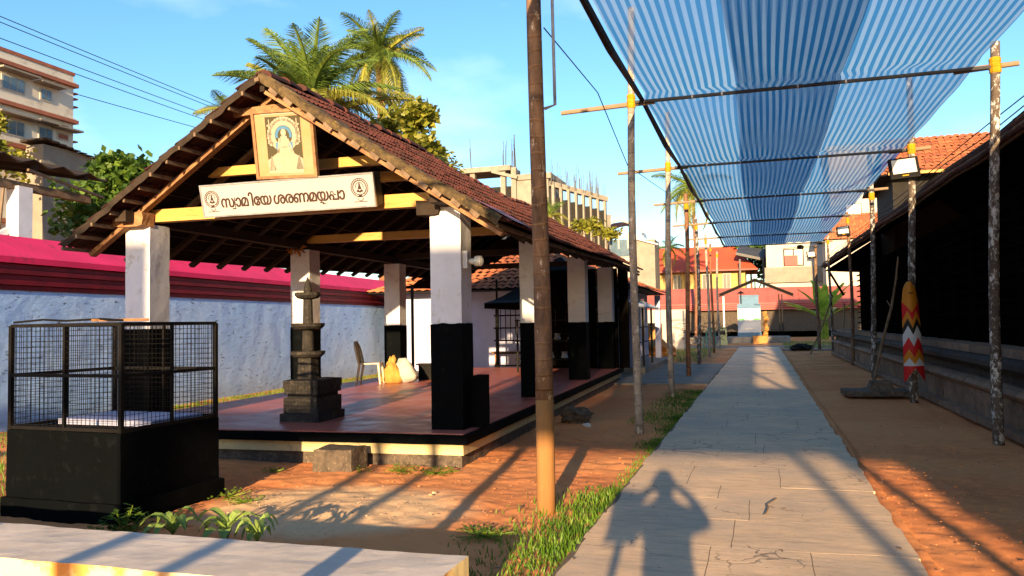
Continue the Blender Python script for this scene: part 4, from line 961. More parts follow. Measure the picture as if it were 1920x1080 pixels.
tree('leafy_tree',(-16.2,17.6,0),[(0,0,4.9,1.5,1.2,1.3),(1.4,.2,4.6,1.3,1,1.2),(-1.5,.3,4.8,1.3,1.1,1.2),(.4,.2,3.4,2.2,1.2,1.4),(-.5,0,5.9,.8,.7,.5),(1.9,.5,5.3,.8,.8,.7)],2400,.20,'tree','dense dark green tree rising behind the pink-coped wall',3)
tree('yellow_tree',(-22.6,18.6,0),[(0,0,7.3,.5,.5,.5),(-.3,.3,8.2,.5,.5,.4),(.5,.2,6.8,.8,.8,.5)],500,.18,'treey','small yellow-green bush in front of the apartment building',5)
tree('round_tree',(-14.4,30,0),[(0,0,9.5,1.3,1.3,1.2),(1.0,.3,10.3,.8,.8,.6),(-.9,0,8.7,1.3,1.2,1.0),(1.2,0,8.6,1,1,1)],950,.34,'treey','round glossy yellow-green tree beside the tall coconut palm',7)
tree('thin_tree',(-18.2,45,0),[(0,0,11.6,.9,.9,.9),(.6,0,11.0,.7,.7,.6)],180,.30,'treey','sparse pale tree showing just above the pavilion ridge',9)
tree('yellow_tree',(-26,26,0),[(0,0,7.3,1.2,1.2,1.0)],400,.2,'treey','small yellowish tree tip above the left slope of the pavilion roof',5)
tree('far_tree',(-1.0,99,0),[(0,0,10.0,2.6,2,1.8),(1.8,1,8.3,2.0,1.5,1.8)],700,.6,'tree','dark tree between the red-roofed house and the white building',7)
tree('rooftop_shrub',(-13.6,68,0),[(0,0,9.9,1.0,.8,.8),(1.4,0,9.2,1.0,.8,.6),(-1.2,0,10.0,.8,.7,.6)],260,.4,'treey','leafy shrubs below the unfinished building',7)
def frond_mesh(L_,seed,droop=.9,lw=.62,mat='palm'):
    random.seed(seed); m=MB(); N=46; pts=[]
    for i in range(N+1):
        t_=i/N; pts.append(Vector((L_*(t_-.16*droop*t_*t_),0,L_*(.35*t_-.62*droop*t_*t_))))
    m.tube(pts,[.045*(1-.85*i/N) for i in range(N+1)],5)
    for i in range(3,N+1):
        t_=i/N; ll=lw*math.sin(PI*min(1,.12+t_*.88))**.6*(1-.35*t_)
        for sd in (-1,1):
            for q in (0,.5):
                p=pts[i-1].lerp(pts[i],q); d=(pts[i]-pts[i-1]).normalized(); dr=(Vector((0,sd,0))*ru(.75,1)+d*ru(.45,.75)+Vector((0,0,ru(-.25,.15)))).normalized()*ll*ru(.8,1.1)
                tip=p+dr+Vector((0,0,-.28*ll)); mid=p+dr*.5+Vector((0,0,.03)); wv=d*.0045
                m.add([p-wv*.6,p+wv*.6,mid+wv,mid-wv,tip],[(0,1,2,3),(3,2,4)])
    o=m.build('frond',mat); me=o.data; bpy.data.objects.remove(o); return me
FM=[frond_mesh(1,1,.75,.30),frond_mesh(1,2,1.0,.28,'palm'),frond_mesh(1,3,1.25,.28,'palmy'),frond_mesh(1,5,.5,.26,'palmy')]
random.seed(11)
def palm(loc,h,L_,n,label,elv=(75,-35),trunkr=.16,coco=True,az=None,sel=None):
    o=empty('coconut_palm',loc,label,'palm tree')
    MB().tube([(0,0,-.2),(.15,0,h*.4),(.05,0,h*.8),(0,0,h)],[trunkr*1.3,trunkr,trunkr*.9,trunkr*.9],10).build('trunk','barkb',o)
    for k in range(n):
        t_=k/(n-1); el=R(elv[0]+(elv[1]-elv[0])*t_**.9+ru(-6,6)); a=k*2.399+ru(-.15,.15)
        if az: a=az(k,a)
        me=FM[0] if t_<.35 else (FM[1] if t_<.7 else FM[2]); 
        if rnd()<.15: me=FM[3]
        ll=L_*ru(.85,1.08)*(.75 if t_<.12 else 1)
        M4=Matrix.Translation((0,0,h+.05))@Matrix.Rotation(a,4,'Z')@Matrix.Rotation(-el+R(12),4,'Y')@Matrix.Rotation(ru(-.5,.5),4,'X')@Matrix.Scale(ll,4); inst('frond',me,o,M4)
    if coco:
        for k in range(9):
            a=k*.7; c_=blobm(.13,.13,.15,k,n=8,lump=.1,flat=False).build('coconut','bright' if k%2 else 'bananac' if False else 'yrag',o,smooth=True); c_.location=(math.cos(a)*.3,math.sin(a)*.3,h-.35-.12*(k%3))
    return o
palm((-19.9,40,0),16.6,3.6,34,'tall coconut palm with a full round crown against the sky',elv=(82,-48),trunkr=.26)
palm((-14.1,23,0),8.35,3.9,34,'broad coconut palm whose upright fronds rise just behind the pavilion ridge',elv=(90,22))
palm((-15.7,21.0,0),8.35,1.35,8,'short palm tuft poking out left of the pavilion apex',elv=(60,-10),coco=False)
palm((-5.3,70,0),13.0,4.2,16,'distant coconut palm seen between the left row of poles',elv=(70,-50))
palm((-9.3,88,0),9.5,2.6,10,'small distant palm low beside the far palm',elv=(70,-50),coco=False)
palm((-14.9,58,0),9.6,2.0,12,'bright short palm growing in front of the unfinished building',elv=(80,5),coco=False)
# banana plant
o=empty('banana_plant',(4.55,65,0),'broad-leaved banana plant beyond the far corner of the temple','banana plant')
for k in range(16):
    a=k*2.399; el=R(ru(50,85)) if k<9 else R(ru(20,45)); ln=ru(2.8,3.8); m=MB(); N=10
    d=Vector((math.cos(a),math.sin(a),0)); sd=Vector((-d.y,d.x,0)); b0=Vector((ru(-.2,.2),ru(-.2,.2),1.5))
    for i in range(N+1):
        t_=i/N; p=b0+d*ln*(t_*math.cos(el)+.22*t_*t_)+Vector((0,0,ln*(t_*math.sin(el)-.16*t_*t_))); ww=.05 if t_<.15 else .36*math.sin(PI*min(.96,(t_-.12)/.9+.02))**.6
        m.v+=[tuple(p-sd*ww+Vector((0,0,ww*.35))),tuple(p),tuple(p+sd*ww+Vector((0,0,ww*.35)))]
    for i in range(N): m.f+=[(3*i,3*i+1,3*i+4,3*i+3),(3*i+1,3*i+2,3*i+5,3*i+4)]
    m.build('leaf','banana',o,smooth=True)
for q in range(3): MB().tube([(q*.2-.2,q*.1,0),(q*.15-.1,0,1.4)],[.12,.07],8).build('stem','weed',o)
# dry brush
m=MB()
for k in range(130):
    p=Vector((ru(-.9,.9),ru(-.4,.4),ru(.2,1.2))); q=p+Vector((ru(-.5,.5),ru(-.3,.3),ru(-.3,.35))); m.tube([p,(p+q)/2+Vector((0,0,.06)),q],.010,4)
o=m.build('dry_brush','dry'); o.location=(-2.5,36,.3); tag(o,'heap of tangled dry branches between the far left poles','brush')

# ---------------- left background ----------------
AB=empty('apartment_building',(-24,23.1,0),'three-storey cream apartment building with rust-red ledges at the far left','building')
B((-9,-14,-.2),(0,0,11.0)).build('wall','apt',AB); B((-9.05,-14,11.001),(.03,.05,11.12)).build('parapet_cap','brick',AB)
for z in (10.62,9.27,7.9,5.3): B((-9.0,-14,z-.07),(.16,.10,z+.06)).build('ledge','brick',AB); B((-9.0,-14,z+.061),(.10,.05,z+.12)).build('ledge_cap','apt',AB)
for k,z in enumerate((10.4,10.2,9.9,9.0,8.6)): B((-1.2,.05,z-.05),(.0,.22,z)).build('side_fin','brick',AB)
def awin(y0,y1,z0,z1,n=2,gl='glass',shade=True):
    f=B((-.05,y0,z0),(.03,y1,z1)).build('window','wwall',AB)
    for i in range(n):
        a=y0+.05+(y1-y0-.05)*i/n; b=y0+(y1-y0-.05)*(i+1)/n; B((.02,a,z0+.05),(.045,b,z1-.05)).build('pane',gl,f)
    if shade: B((0,y0-.25,z1+.10),(.42,y1+.3,z1+.16)).build('window_hood','concrete',AB)
awin(-2.95,-2.05,9.72,10.24,3); awin(-1.45,-.95,9.74,10.18,2); awin(-3.0,-2.05,8.22,8.76,3,'darkglass'); awin(-1.5,-.9,8.20,8.80,2,'darkglass'); awin(-.72,-.22,8.50,8.76,1,'brick')
awin(-6.2,-5.0,9.7,10.2,3); awin(-6.2,-5.0,8.2,8.76,3,'darkglass')
TK=empty('outbuilding',(-24,22.4,0),'low stained concrete outbuilding with a broken sheet roof in front of the apartments','building')
B((-.1,-1.4,3),(.9,1.0,7.95)).build('wall','concrete',TK)
for k in range(9): B((-.2,-1.5+.30*k,8.06-.03*k),(1.1,-1.22+.30*k,8.14-.04*k)).build('roof_sheet','rafter',TK)
SD=empty('open_shed',(-14.2,9,0),'dark corrugated-roof shed with a white square pillar beyond the compound wall','shed')
m=MB(); n=60
for i in range(n+1):
    y=-5+10.3*i/n; 
    for x in (.35,-4): m.v.append((x,y,5.02+.06*math.sin(i*1.57)-.02*(y)+(0 if x>0 else .9)-.0))
for i in range(n): m.f.append((2*i,2*i+1,2*i+3,2*i+2))
o=m.build('roof_sheet','rafter',SD); s2=o.modifiers.new('thickness','SOLIDIFY'); s2.thickness=.02
MB().beam((0,-5,4.62),(0,5.1,4.48),.14,.16).build('edge_beam','lath',SD)
for k in range(8): MB().beam((.3,-4+1.25*k,4.88),(-3.9,-4.2+1.25*k,5.6),.07,.10).build('rafter','rafter',SD)
MB().beam((.4,3.2,4.78),(.2,5.3,4.55),.05,.05).build('strut','lath',SD)
B((-.15,3.2,0),(.17,3.52,4.48)).build('pillar','white',SD); B((-4,-5,0),(-3.9,5.1,5.0)).build('back_wall','dark',SD)
MB().beam((-.1,1.4,2.6),(-.1,3.2,3.6),.1,.12).build('strut','white',SD)
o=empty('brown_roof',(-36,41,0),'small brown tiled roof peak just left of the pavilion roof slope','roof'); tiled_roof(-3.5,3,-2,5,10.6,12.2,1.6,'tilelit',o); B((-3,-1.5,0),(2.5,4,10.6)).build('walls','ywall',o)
# ---------------- far background ----------------
UB=empty('unfinished_building',(-24,75,0),'unfinished concrete building with steel bars sticking up from its roof','building')
B((1.0,0,0),(4.6,6,16.0)).build('block_wall','concrete',UB); B((.9,-.2,15.7),(4.9,6.2,16.25)).build('beam','concrete',UB)
for x in (-3.4,-.2,.9): B((x,-.3,8),(x+.5,.2,17.0)).build('pillar','concrete',UB)
B((-4.4,-.6,16.7),(.9,3,17.2)).build('roof_slab','concrete',UB); B((-5,0,8),(.9,4,15.2)).build('dim_storey','dark',UB)
m=MB().beam((-1,-.4,16.7),(1.6,-.4,15.9),.5,.3); m.build('sloping_beam','concrete',UB)
pts=[(0,0,0),(1,1,1)]
for i in range(8):
    t_=i/7; x=4.9+t_*4.1; y=t_*5; z=15.0-t_*1.0; B((x,y,4),(x+.26,y+.6,z)).build('pillar','concrete',UB)
    if i<7: B((x+.27,y+.5,4),(x+.68,y+.9,z-1.2)).build('dark_bay','dark',UB)
MB().beam((4.6,.2,15.2),(9.3,5.4,14.1),.6,.5).build('beam','concrete',UB); MB().beam((4.6,1.2,12.2),(9.3,6.4,11.6),.6,2.0).build('infill_wall','concrete',UB)
m=MB()
for i in range(60):
    t_=rnd(); cl=round(t_*7)/7+ru(-.02,.02); x=4.9+cl*4.2+ru(-.2,.3); zz=15.1-cl; m.beam((x,cl*5,zz),(x+ru(-.1,.1),cl*5,zz+1.6+ru(-.8,.9)),.04,.04)
for i in range(16):
    x=random.choice((-3.3,-.1,1.0,2.9))+ru(-.2,.4); m.beam((x,0,16.8),(x+ru(-.15,.15),0,19.0+ru(-1.0,1.4)),.045,.045)
tag(m.build('steel_bars','pipe',UB),kind='stuff')
GS=empty('glasshouse_building',(-14,85,0),'pale building with an arched metal and green glass roof room beyond the pavilion','building')
B((-2.6,0,0),(3.2,6,9.6)).build('wall','wwall',GS); B((-2.0,-.1,8.6),(.9,0,10.4)).build('green_glass','glass',GS)
for k in range(5): MB().beam((-2.3+k*1.0,-.2,9.4),(-2.3+k*1.0,-.2,11.4-.25*abs(k-1.5)),.16,.16).build('white_post','wwall',GS)
MB().tube([(-2.6,-.2,10.9),(-1.6,-.2,12.1),(-.2,-.2,12.5),(1.2,-.2,12.0),(2.4,-.2,11.0)],.11,6).build('arched_rib','wwall',GS)
MB().beam((-2.6,-.2,10.6),(2.4,-.2,10.6),.15,.15).build('white_rail','wwall',GS)
m=MB()
for i in range(11): a=PI*i/10; m.v+=[(-.1+2.3*math.cos(a),0,10.7+1.6*math.sin(a)),(-.1+2.3*math.cos(a),4,10.7+1.6*math.sin(a))]
for i in range(10): m.f.append((2*i,2*i+1,2*i+3,2*i+2))
m.build('arched_sheet','tin',GS); B((1.2,-1,0),(3.6,3,10.2)).build('side_block','concrete',GS); MB().beam((1.0,-1.2,10.5),(4.0,-1.2,9.6),.2,.15).build('sloping_cap','tin',GS)
RH=empty('red_roofed_house',(-8.5,95,0),'long pale yellow house with a bright orange-red sheet roof','house')
B((-7,0,0),(6.9,9,7.6)).build('wall','ywall',RH)
MB().add([(-8.2,-1.2,7.4),(8.3,-1.2,7.3),(5.6,3.5,10.4),(-5.6,3.5,10.5),(8.3,10,7.3),(-8.2,10,7.4)],[(0,1,2,3),(1,4,2),(5,0,3),(4,5,3,2)]).build('roof','orange',RH)
B((-8.2,-1.22,7.2),(8.3,-1.1,7.38)).build('fascia','redsheet',RH)
for x in (-1.2,2.1,4.4): f=B((x,-.05,5.2),(x+.9,.02,7.0)).build('window','wwall',RH); B((x+.08,-.08,5.3),(x+.42,-.052,6.9)).build('pane','darkglass',f); B((x+.48,-.08,5.3),(x+.82,-.052,6.9)).build('pane','darkglass',f)
B((-2.2,-.6,4.3),(6.9,-.05,4.6)).build('string_course','redsheet',RH)
o=empty('tin_canopy_roof',(-2.5,93,0),'small dark tin roof rising behind the right end of the red roof','roof'); MB().add([(0,0,9.2),(3,0,8.4),(3.4,3,9.6),(.4,3,10.2)],[(0,1,2,3)]).add([(0,0,9.2),(3,0,8.4),(3,0,8.1),(0,0,8.9)],[(0,3,2,1)]).build('roof_sheet','pipe',o)
for x in (.3,2.8): B((x,.1,0),(x+.2,.3,8.4)).build('post','pipe',o)
WB=empty('white_building',(6,88,0),'tall white flat-roofed building behind the far end of the net','building')
B((-5.3,0,0),(14,10,10.2)).build('lower_wall','wwall',WB); B((1.2,1.0,10.2),(16,10,19.0)).build('upper_wall','wwall',WB); B((1.0,.8,19.0),(16,10,19.5)).build('parapet','wwall',WB)
B((1.0,.4,14.6),(16,1.0,15.0)).build('sun_shade','wwall',WB); B((-5.5,-.4,5.4),(14,-.02,7.0)).build('concrete_band','concrete',WB)
def wwin(x0,x1,y,z0,z1,inner='darkglass'):
    f=B((x0,y-.05,z0),(x1,y+.02,z1)).build('window','dark',WB); n=2
    for i in range(n): B((x0+.1+(x1-x0-.1)*i/n,y-.09,z0+.1),(x0+(x1-x0-.1)*(i+1)/n,y-.052,z1-.1)).build('pane',inner,f)
wwin(-3.6,-1.6,0,7.1,8.9); B((-3.5,-.14,7.15),(-2.2,-.095,8.2)).build('pink_curtain','redsheet',WB); wwin(2.6,4.2,1,11.5,13.4); wwin(6.5,8.8,1,11.5,13.8); wwin(8,10,1,15.6,17.8,'glass'); wwin(0.6,1.9,0,7.1,8.9)
# red awning over dark laterite boundary wall
AW=empty('boundary_wall',(-3,78,0),'long dark stone boundary wall with a faded red sloping sheet coping at the far end','wall')
B((-11,0,-.2),(16,.5,2.7)).build('wall_face','laterite',AW)
MB().add([(-11,-.7,2.55),(16,-.7,2.45),(16,-.7,3.1),(-11,-.7,3.2),(16,1.2,4.5),(-11,1.2,4.75)],[(0,1,2,3),(3,2,4,5)]).build('sheet_coping','redsheet',AW)
m=MB()
for k in range(3): m.box((-11,-.76+.02*k,2.62+.17*k),(16,-.69,2.70+.17*k))
m.build('ribbed_band','maroon',AW)
for k in range(30): MB().beam((-10.7+.9*k,-.66,3.22),(-10.7+.9*k,1.15,4.73-.0083*k),.06,.05).build('sheet_rib','redsheet',AW); B((-11,-3,0),(16,-.5,.5)).build('stone_ledge','laterite',AW)
# shelter
SHL=empty('gabled_shelter',(-.35,60,0),'small open shelter with a black gable roof over the blue and white box','shelter')
ap=(0,0,4.42); 
for a,b in (((-2.5,0,3.38),ap),((2.55,0,3.28),ap)):
    m=MB(); a=Vector(a); b=Vector(b)
    for (p,dy,dz) in ((a,-1,0),(b,-1,0),(b,1.6,0),(a,1.6,0)): m.v.append((p.x,p.y+dy,p.z+dz))
    for (p,dy,dz) in ((a,-1,.09),(b,-1,.09),(b,1.6,.09),(a,1.6,.09)): m.v.append((p.x,p.y+dy,p.z+dz))
    m.f+=[(0,1,2,3),(4,7,6,5),(0,4,5,1),(3,2,6,7),(0,3,7,4),(1,5,6,2)]; m.build('roof_sheet','iron',SHL)
    MB().beam((a.x,-1,a.z-.12),(b.x,-1,b.z-.12),.07,.07).build('rafter','iron',SHL)
B((-.04,-1.02,3.7),(.04,-.98,4.3)).build('king_post','iron',SHL)
for x,w_ in ((-2.25,.10),(1.55,.07),(1.75,.07)): B((x,-.6,0),(x+w_,-.5,3.35)).build('post','metal' if x<0 else 'iron',SHL)
B((1.35,-.9,0),(2.1,-.2,.10)).build('post_footing','laterite',SHL)
KB=empty('collection_box',(-.78,57,0),'blue and white box cabinet with small pointed lamp on top, at path end','cabinet')
B((-.75,-.3,.5),(.75,.6,2.35)).build('cabinet_body','whitec',KB); B((-.78,-.33,.42),(.78,.63,.72)).build('blue_base','bluec',KB); B((-.76,-.31,2.35),(.76,.61,2.65)).build('blue_band','bluec',KB)
B((-.62,-.1,2.65),(.64,.5,3.2)).build('blue_top','bluec',KB); B((-.66,-.15,3.2),(.68,.55,3.26)).build('top_rim','bluec',KB)
B((-.68,-.306,1.55),(-.30,-.301,1.66)).build('green_stripe','greenc',KB); B((.30,-.306,1.55),(.68,-.301,1.66)).build('green_stripe','greenc',KB); B((-.35,-.306,.95),(.30,-.301,1.0)).build('small_print','metal',KB); B((-.2,-.306,1.62),(.2,-.301,1.66)).build('small_print','metal',KB); B((-.15,-.306,1.48),(.15,-.301,1.52)).build('small_print','metal',KB)
MB().lathe([(.04,2.7),(.04,3.35),(.05,3.4)],(-.5,-.2,0),8).build('lamp_post','iron',KB); MB().lathe([(.28,3.38),(.08,3.50),(.02,3.56)],(-.5,-.2,0),10).build('lamp_hood','iron',KB)
B((-4,-.6,-.1),(2.6,3,.42)).build('platform','greyconc',KB)
m=MB(); 
o=roughen(subdiv_box((-.55,55.2,.0),(.35,56.2,.48),.2,.05,3).build('sunny_step','bright'),.03); tag(o,'rounded orange sunlit block in front of the collection box','block')
for k in range(5):
    o=blobm(.15,.14,.19,k+50,n=10,lump=.7).build('clay_pot','bright'); o.location=(.25+.08*(k%2),57.0,.45+.33*k); tag(o,['lowest','second','middle','fourth','topmost'][k]+' lump of the sunlit orange stack beside the white box','pot','orange stack beside the box')
YB=empty('donation_box',(-2.38,53.0,0),'small pale yellow box with a slotted dark plate beside the far end of the path','donation box')
MB().frus((-.30,-.22),(.30,.22),0,.30,.03).frus((-.25,-.19),(.25,.19),.30,1.0,.0).frus((-.25,-.19),(.25,.19),1.0,1.14,.08).build('box_body','yplaster',YB); B((-.19,-.205,.66),(.15,-.192,.92)).build('dark_plate','iron',YB); B((-.10,-.212,.82),(.08,-.206,.85)).build('slot','metal',YB)
# tiled annex
AX=empty('tiled_annex',(-7.2,24,0),'lilac-walled annex with an orange clay tile roof beyond the pavilion','building')
B((-4,0,-.1),(3.0,7.2,2.75)).build('wall','lilac',AX)
def axroof(): 
    m=MB(); e=[(-4.9,-.9,2.6),(3.65,-.9,2.6),(3.65,8,2.6),(-4.9,8,2.6)]; r=[(-.6,2.2,4.3),(-.6,5.2,4.3)]
    m.add(e+r,[(0,1,4),(1,2,5,4),(2,3,5),(3,0,4,5),(0,3,2,1)]); return m
axroof().build('roof_core','dark',AX)
def tplane(A_,B_,C_,D_,parent,name,mat='tilelit',w_=.26,l_=.36):
    # A,B eave left/right, C,D ridge right/left
    A_,B_,C_,D_=map(Vector,(A_,B_,C_,D_)); rows=int(((A_-D_).length+(B_-C_).length)/2/l_); r=MB(); rn=[]; nrm=(B_-A_).cross(D_-A_).normalized()
    if nrm.z<0: nrm=-nrm
    for k in range(rows):
        s0,s1=max(0,(k-.12)/rows),(k+1)/rows; a0,b0=A_.lerp(D_,s0),B_.lerp(C_,s0); a1,b1=A_.lerp(D_,s1),B_.lerp(C_,s1); c=max(1,int(((a0-b0).length)/w_))
        for j in range(c):
            h=ru(0,.02); q=rnd(); n=len(r.v); t0,tm_,t1=j/c,(j+.5)/c,(j+.96)/c
            for (a,b,o_) in ((a0,b0,.06),(a1,b1,.02)):
                for t_,hh in ((t0,0),(tm_,.05),(t1,0)): r.v.append(tuple(a.lerp(b,t_)+nrm*(o_+hh+h)))
            r.f+=[(n,n+1,n+4,n+3),(n+1,n+2,n+5,n+4)]; rn+=[q,q]
    return tag(r.build(name,mat,parent,rn=rn),kind='stuff')
e=[(-4.95,-.95,2.58),(3.7,-.95,2.58),(3.7,8.05,2.58)]
tplane(e[0],e[1],(-.6,2.2,4.35),(-.6,2.2,4.35),AX,'front_roof_tiles'); tplane(e[1],e[2],(-.6,5.2,4.35),(-.6,2.2,4.35),AX,'side_roof_tiles')
for y in (2.6,5.0): f=B((3.0,y,1.0),(3.04,y+1.0,2.4)).build('door','darkglass',AX); B((3.0,y-.12,.9),(3.06,y-.001,2.45)).build('door_frame','white',f)
for y in (.2,6.6): B((3.35,y,0),(3.55,y+.2,2.55)).build('porch_pillar','lilac',AX)
B((3.02,-.2,-.1),(3.9,7.4,.2)).build('porch_step','greyconc',AX)
o=B((-6.5,44.5,-.1),(-3.85,44.7,2.2)).build('white_screen','wwall'); tag(o,'plain white wall end beyond the tiled annex','wall')
o=empty('water_drum',(-4.5,35.0,0),'sunlit orange-yellow drum standing by the annex porch','drum'); MB().lathe([(.36,.55),(.40,.6),(.40,1.45),(.34,1.5)],n=18).build('drum_body','bright',o); B((-.6,-.5,.3),(.6,.5,.55)).build('stand','lath',o)
o=roughen(blobm(.8,.6,.4,77,lump=.6).build('sand_heap','bright'),.05,4); o.location=(-4.2,33.2,-.02); tag(o,'low sunlit orange heap beside the annex porch','heap')
chair((-3.0,49.5,0),R(200),'teal','teal plastic chair standing beyond the left poles',1.3)
o=empty('garden_bench',PW(-3.3,15.6,0),'thin-legged wooden bench standing on the grass behind the pavilion','bench'); B((-1.1,-.2,.66),(.3,.2,.71)).build('bench_top','wood',o)
for x in (-1.0,.2): B((x,-.15,0),(x+.05,-.1,.66)).build('leg','wood',o); B((x,.1,0),(x+.05,.15,.66)).build('leg','wood',o)
o=empty('dark_sheet_roof',(-6.5,19.5,0),'dark sagging sheet roof of a lean-to seen between the first two right pillars','roof')
m=MB()
for i in range(41):
    x=-2.6+3.6*i/40; z=2.55+.42*(x+2.6)+.03*math.sin(i*1.5)
    m.v+=[(x,0,z),(x,2.6,z+.1)]
for i in range(40): m.f.append((2*i,2*i+1,2*i+3,2*i+2))
m.build('roof_sheet','soot',o)
for x in (-2.4,.9): B((x,0.05,0),(x+.06,.11,2.6+.42*(x+2.5))).build('post','iron',o)
# small black shrine roof + rack
BS=empty('lamp_shrine',(-5.6,22.9,0),'small shrine with a curved black pyramid roof and an iron lamp rack behind the pavilion','shrine')
m=MB(); k=8
for i in range(k+1):
    s=i/k; rr=1.75*(1-s)**1.0+.05; z=2.15+1.35*(s**1.35); m.v+=[(-rr,-rr,z),(rr,-rr,z),(rr,rr,z),(-rr,rr,z)]
for i in range(k):
    for j in range(4): m.f.append((4*i+j,4*i+(j+1)%4,4*i+4+(j+1)%4,4*i+4+j))
m.build('roof','iron',BS); B((-1.78,-1.78,2.0),(1.78,1.78,2.15)).build('eave_board','blackwood',BS)
for x in (-1.5,1.5):
    for y in (-1.5,1.5): B((x-.04,y-.04,0),(x+.04,y+.04,2.05)).build('post','iron',BS)
for z in (.4,.75,1.1,1.45,1.8): MB().tube([(-1.6,-1.5,z),(1.6,-1.5,z)],.022,5).build('lamp_rail','iron',BS)
m=MB()
for i in range(20): x=-1.4+.147*i; m.beam((x,-1.5,1.1),(x,-1.5,2.0),.02,.02)
tag(m.build('hanging_rods','iron',BS),kind='stuff')
B((-.5,-.4,0),(.5,.6,1.7)).build('shrine_core','barko',BS)
o=MB().tube([PW(-3.95,14.6,0),PW(-3.95,14.6,2.9)],.03,6).build('iron_post','iron'); tag(o,'slim black post standing behind the pavilion near the bench','post')
# pale lean-to sheet
LT=empty('tin_lean_to',(-4.6,23.0,0),'pale corrugated sheet lean-to sloping down beside the annex','lean-to')
m=MB(); n=50
for i in range(n+1):
    y=-.5+4.5*i/n; m.v+=[(-1.6,y,3.3+.03*math.sin(i*1.3)),(1.35,y,2.0+.03*math.sin(i*1.3))]
for i in range(n): m.f.append((2*i,2*i+1,2*i+3,2*i+2))
o=m.build('roof_sheet','tin',LT); s2=o.modifiers.new('thickness','SOLIDIFY'); s2.thickness=.02
for y in (-.3,1.6,3.6): B((1.1,y,0),(1.16,y+.06,2.02)).build('post','iron',LT)
for z in (.5,.95,1.4): MB().tube([(1.13,-.3,z),(1.13,3.6,z)],.02,5).build('rail','iron',LT)
o=empty('dark_screen',PW(-1.05,12.6,ZF),'dark timber screen closing the rear right bay of the pavilion','screen',rz=PA)
for k in range(9): B((-1.25+.28*k,0,0),(-1.25+.28*k+.265,.05,2.6)).build('board','blackwood',o)
# motorbike-like clutter: covered rack inside pavilion rear
CR=empty('lamp_rack',PW(-1.6,11.0,ZF),'black iron rack stacked with metal lamps at the dim rear of the pavilion','rack',rz=PA)
for x in (-.7,.7):
    for y in (-.25,.25): B((x-.02,y-.02,0),(x+.02,y+.02,1.3)).build('leg','iron',CR)
for z in (.3,.75,1.25): B((-.75,-.3,z),(.75,.3,z+.03)).build('shelf','iron',CR)
for k in range(8): MB().lathe([(.03,0),(.09,.02),(.06,.10),(.08,.16)],(-.6+.17*k,.0,.33+.45*(k%2)),10).build('brass_pot','metal',CR)

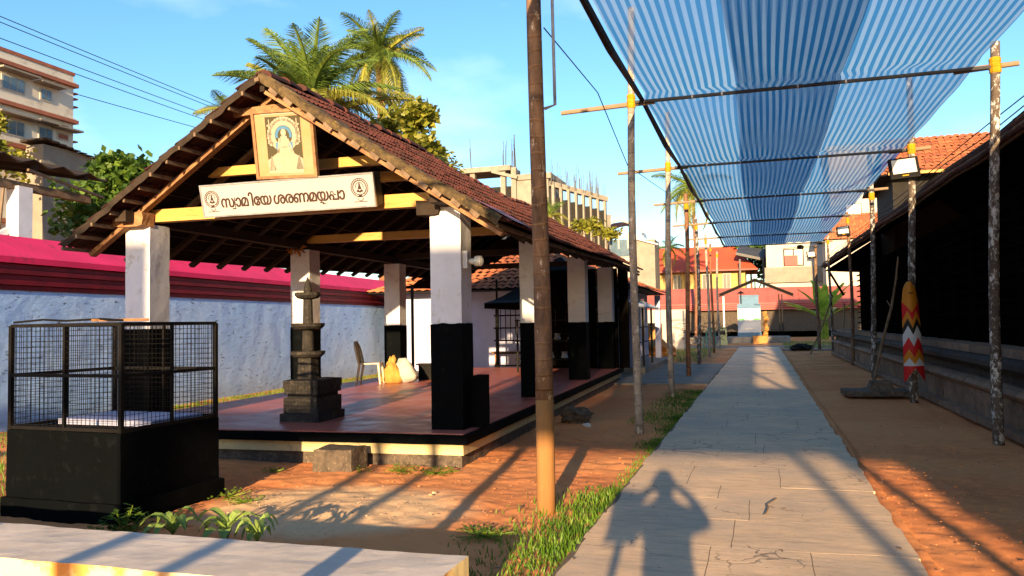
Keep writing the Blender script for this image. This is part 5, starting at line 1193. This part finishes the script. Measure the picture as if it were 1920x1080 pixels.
# ---------------- things behind the camera that cast the long shadows ----------------
def person():
    o=empty('person',(0.08,-.36,0),'person in a navy shirt and grey trousers standing on the path holding up a phone','person')
    def skin(name,pts,edges,rad,mat,root=0,lev=2):
        me=bpy.data.meshes.new(name); me.from_pydata(pts,edges,[]); ob=bpy.data.objects.new(name,me); COL.objects.link(ob); ob.parent=o
        sk=ob.modifiers.new('skin','SKIN'); 
        for v,r_ in zip(me.skin_vertices[0].data if me.skin_vertices else [],rad): v.radius=(r_,r_)
        me.skin_vertices[0].data[root].use_root=True; su=ob.modifiers.new('smooth','SUBSURF'); su.levels=lev; su.render_levels=lev; me.materials.append(M[mat]); ob.modifiers['skin'].use_smooth_shade=True; return ob
    bpy.context.view_layer.update()
    def S2(name,pts,edges,rad,mat,root=0):
        me=bpy.data.meshes.new(name); me.from_pydata(pts,edges,[]); ob=bpy.data.objects.new(name,me); COL.objects.link(ob); ob.parent=o
        ob.modifiers.new('skin','SKIN')
        if not me.skin_vertices:
            return ob
        for v,r_ in zip(me.skin_vertices[0].data,rad): v.radius=(r_,r_*.85)
        me.skin_vertices[0].data[root].use_root=True; ob.modifiers['skin'].use_smooth_shade=True
        su=ob.modifiers.new('smooth','SUBSURF'); su.levels=2; su.render_levels=2; me.materials.append(M[mat]); return ob
    body=[(0,0,.92),(0,0,1.07),(0,.0,1.26),(0,0,1.39),(0,.02,1.46),(0,.03,1.54),(0,.04,1.60),
      (-.17,.01,1.36),(-.29,.08,1.31),(-.22,.20,1.45),(-.11,.30,1.52), (.18,.01,1.36),(.30,.08,1.29),(.20,.20,1.44),(.09,.30,1.52),
      (-.10,0,.82),(-.11,.02,.48),(-.12,-.01,.10),(-.13,.10,.04),(.10,0,.82),(.12,.02,.48),(.13,-.01,.10),(.14,.10,.04)]
    ed=[(0,1),(1,2),(2,3),(3,4),(4,5),(5,6),(3,7),(7,8),(8,9),(9,10),(3,11),(11,12),(12,13),(13,14),(0,15),(15,16),(16,17),(17,18),(0,19),(19,20),(20,21),(21,22)]
    rd=[.15,.145,.16,.13,.06,.085,.07,.075,.052,.04,.03,.075,.052,.04,.03,.10,.065,.045,.035,.10,.065,.045,.035]
    S2('body',body,ed,rd,'skin')
    S2('shirt',[(0,0,.94),(0,0,1.08),(0,0,1.24),(0,0,1.37),(-.18,.01,1.36),(-.28,.07,1.31),(.18,.01,1.36),(.29,.07,1.29)],[(0,1),(1,2),(2,3),(3,4),(4,5),(3,6),(6,7)],[.185,.175,.185,.15,.10,.08,.10,.08],'shirt')
    S2('trousers',[(0,0,.94),(-.10,0,.84),(-.11,.02,.48),(-.12,-.01,.12),(.10,0,.84),(.12,.02,.48),(.13,-.01,.12)],[(0,1),(1,2),(2,3),(0,4),(4,5),(5,6)],[.165,.12,.09,.075,.12,.09,.075],'trouser')
    h=blobm(.10,.115,.13,3,n=14,lump=.05,flat=False).build('hair','hair',o,smooth=True); h.location=(0,.0,1.50)
    for s,x in ((-1,-.12),(1,.08)):
        for k in range(4): MB().tube([(x,.30,1.50+.014*k),(x-s*.02,.335,1.51+.018*k),(x-s*.03,.34,1.512+.018*k)],[.010,.009,.007],6).build('finger','skin',o)
        MB().tube([(x,.30,1.49),(x-s*.01,.32,1.485),(x-s*.02,.33,1.49)],[.012,.011,.008],6).build('thumb','skin',o)
    bg_=empty('shoulder_bag',(-.23,-.30,1.20),'olive bag held at the left elbow of the person','bag'); subdiv_box((-.13,-.06,-.02),(.10,.06,.30),.06,.02,6).build('bag_body','bag',bg_); MB().tube([(-.02,0,-.0),(-.05,0,-.25),(-.02,0,-.36)],[.035,.025,.01],6).build('hanging_strap','bag',bg_)
person()
o=B((-.078,-.024,1.505),(.078,-.013,1.585)).build('phone','iron'); tag(o,'black phone held up in both hands by the person','phone')
GT=empty('rear_shade_frame',(0,-16.5,0),'unseen frame of beams and blocks added behind the camera to shade the pavilion and path','building')  # unseen sun blocker added behind the camera, shaped to the wanted shade
for x in (-9,-6.6,6): B((x,0,0),(x+.35,.35,5.2)).build('pillar','white',GT)
B((-9,-.3,5.16),(6.2,.4,5.45)).build('shade_beam','wood',GT)  # added beam, its height set by where the shade begins
B((1.7,-.3,5.451),(6.2,.3,6.9)).build('path_shade_block','white',GT)  # added block that shades the right part of the path
B((-5.35,-.3,5.451),(-4.38,.3,7.5)).build('left_shade_block','white',GT)  # added block that keeps sun off the front left column
B((-.78,-.3,5.451),(.12,.3,7.3)).build('mid_shade_block','white',GT)  # added block that keeps sun off the front right column
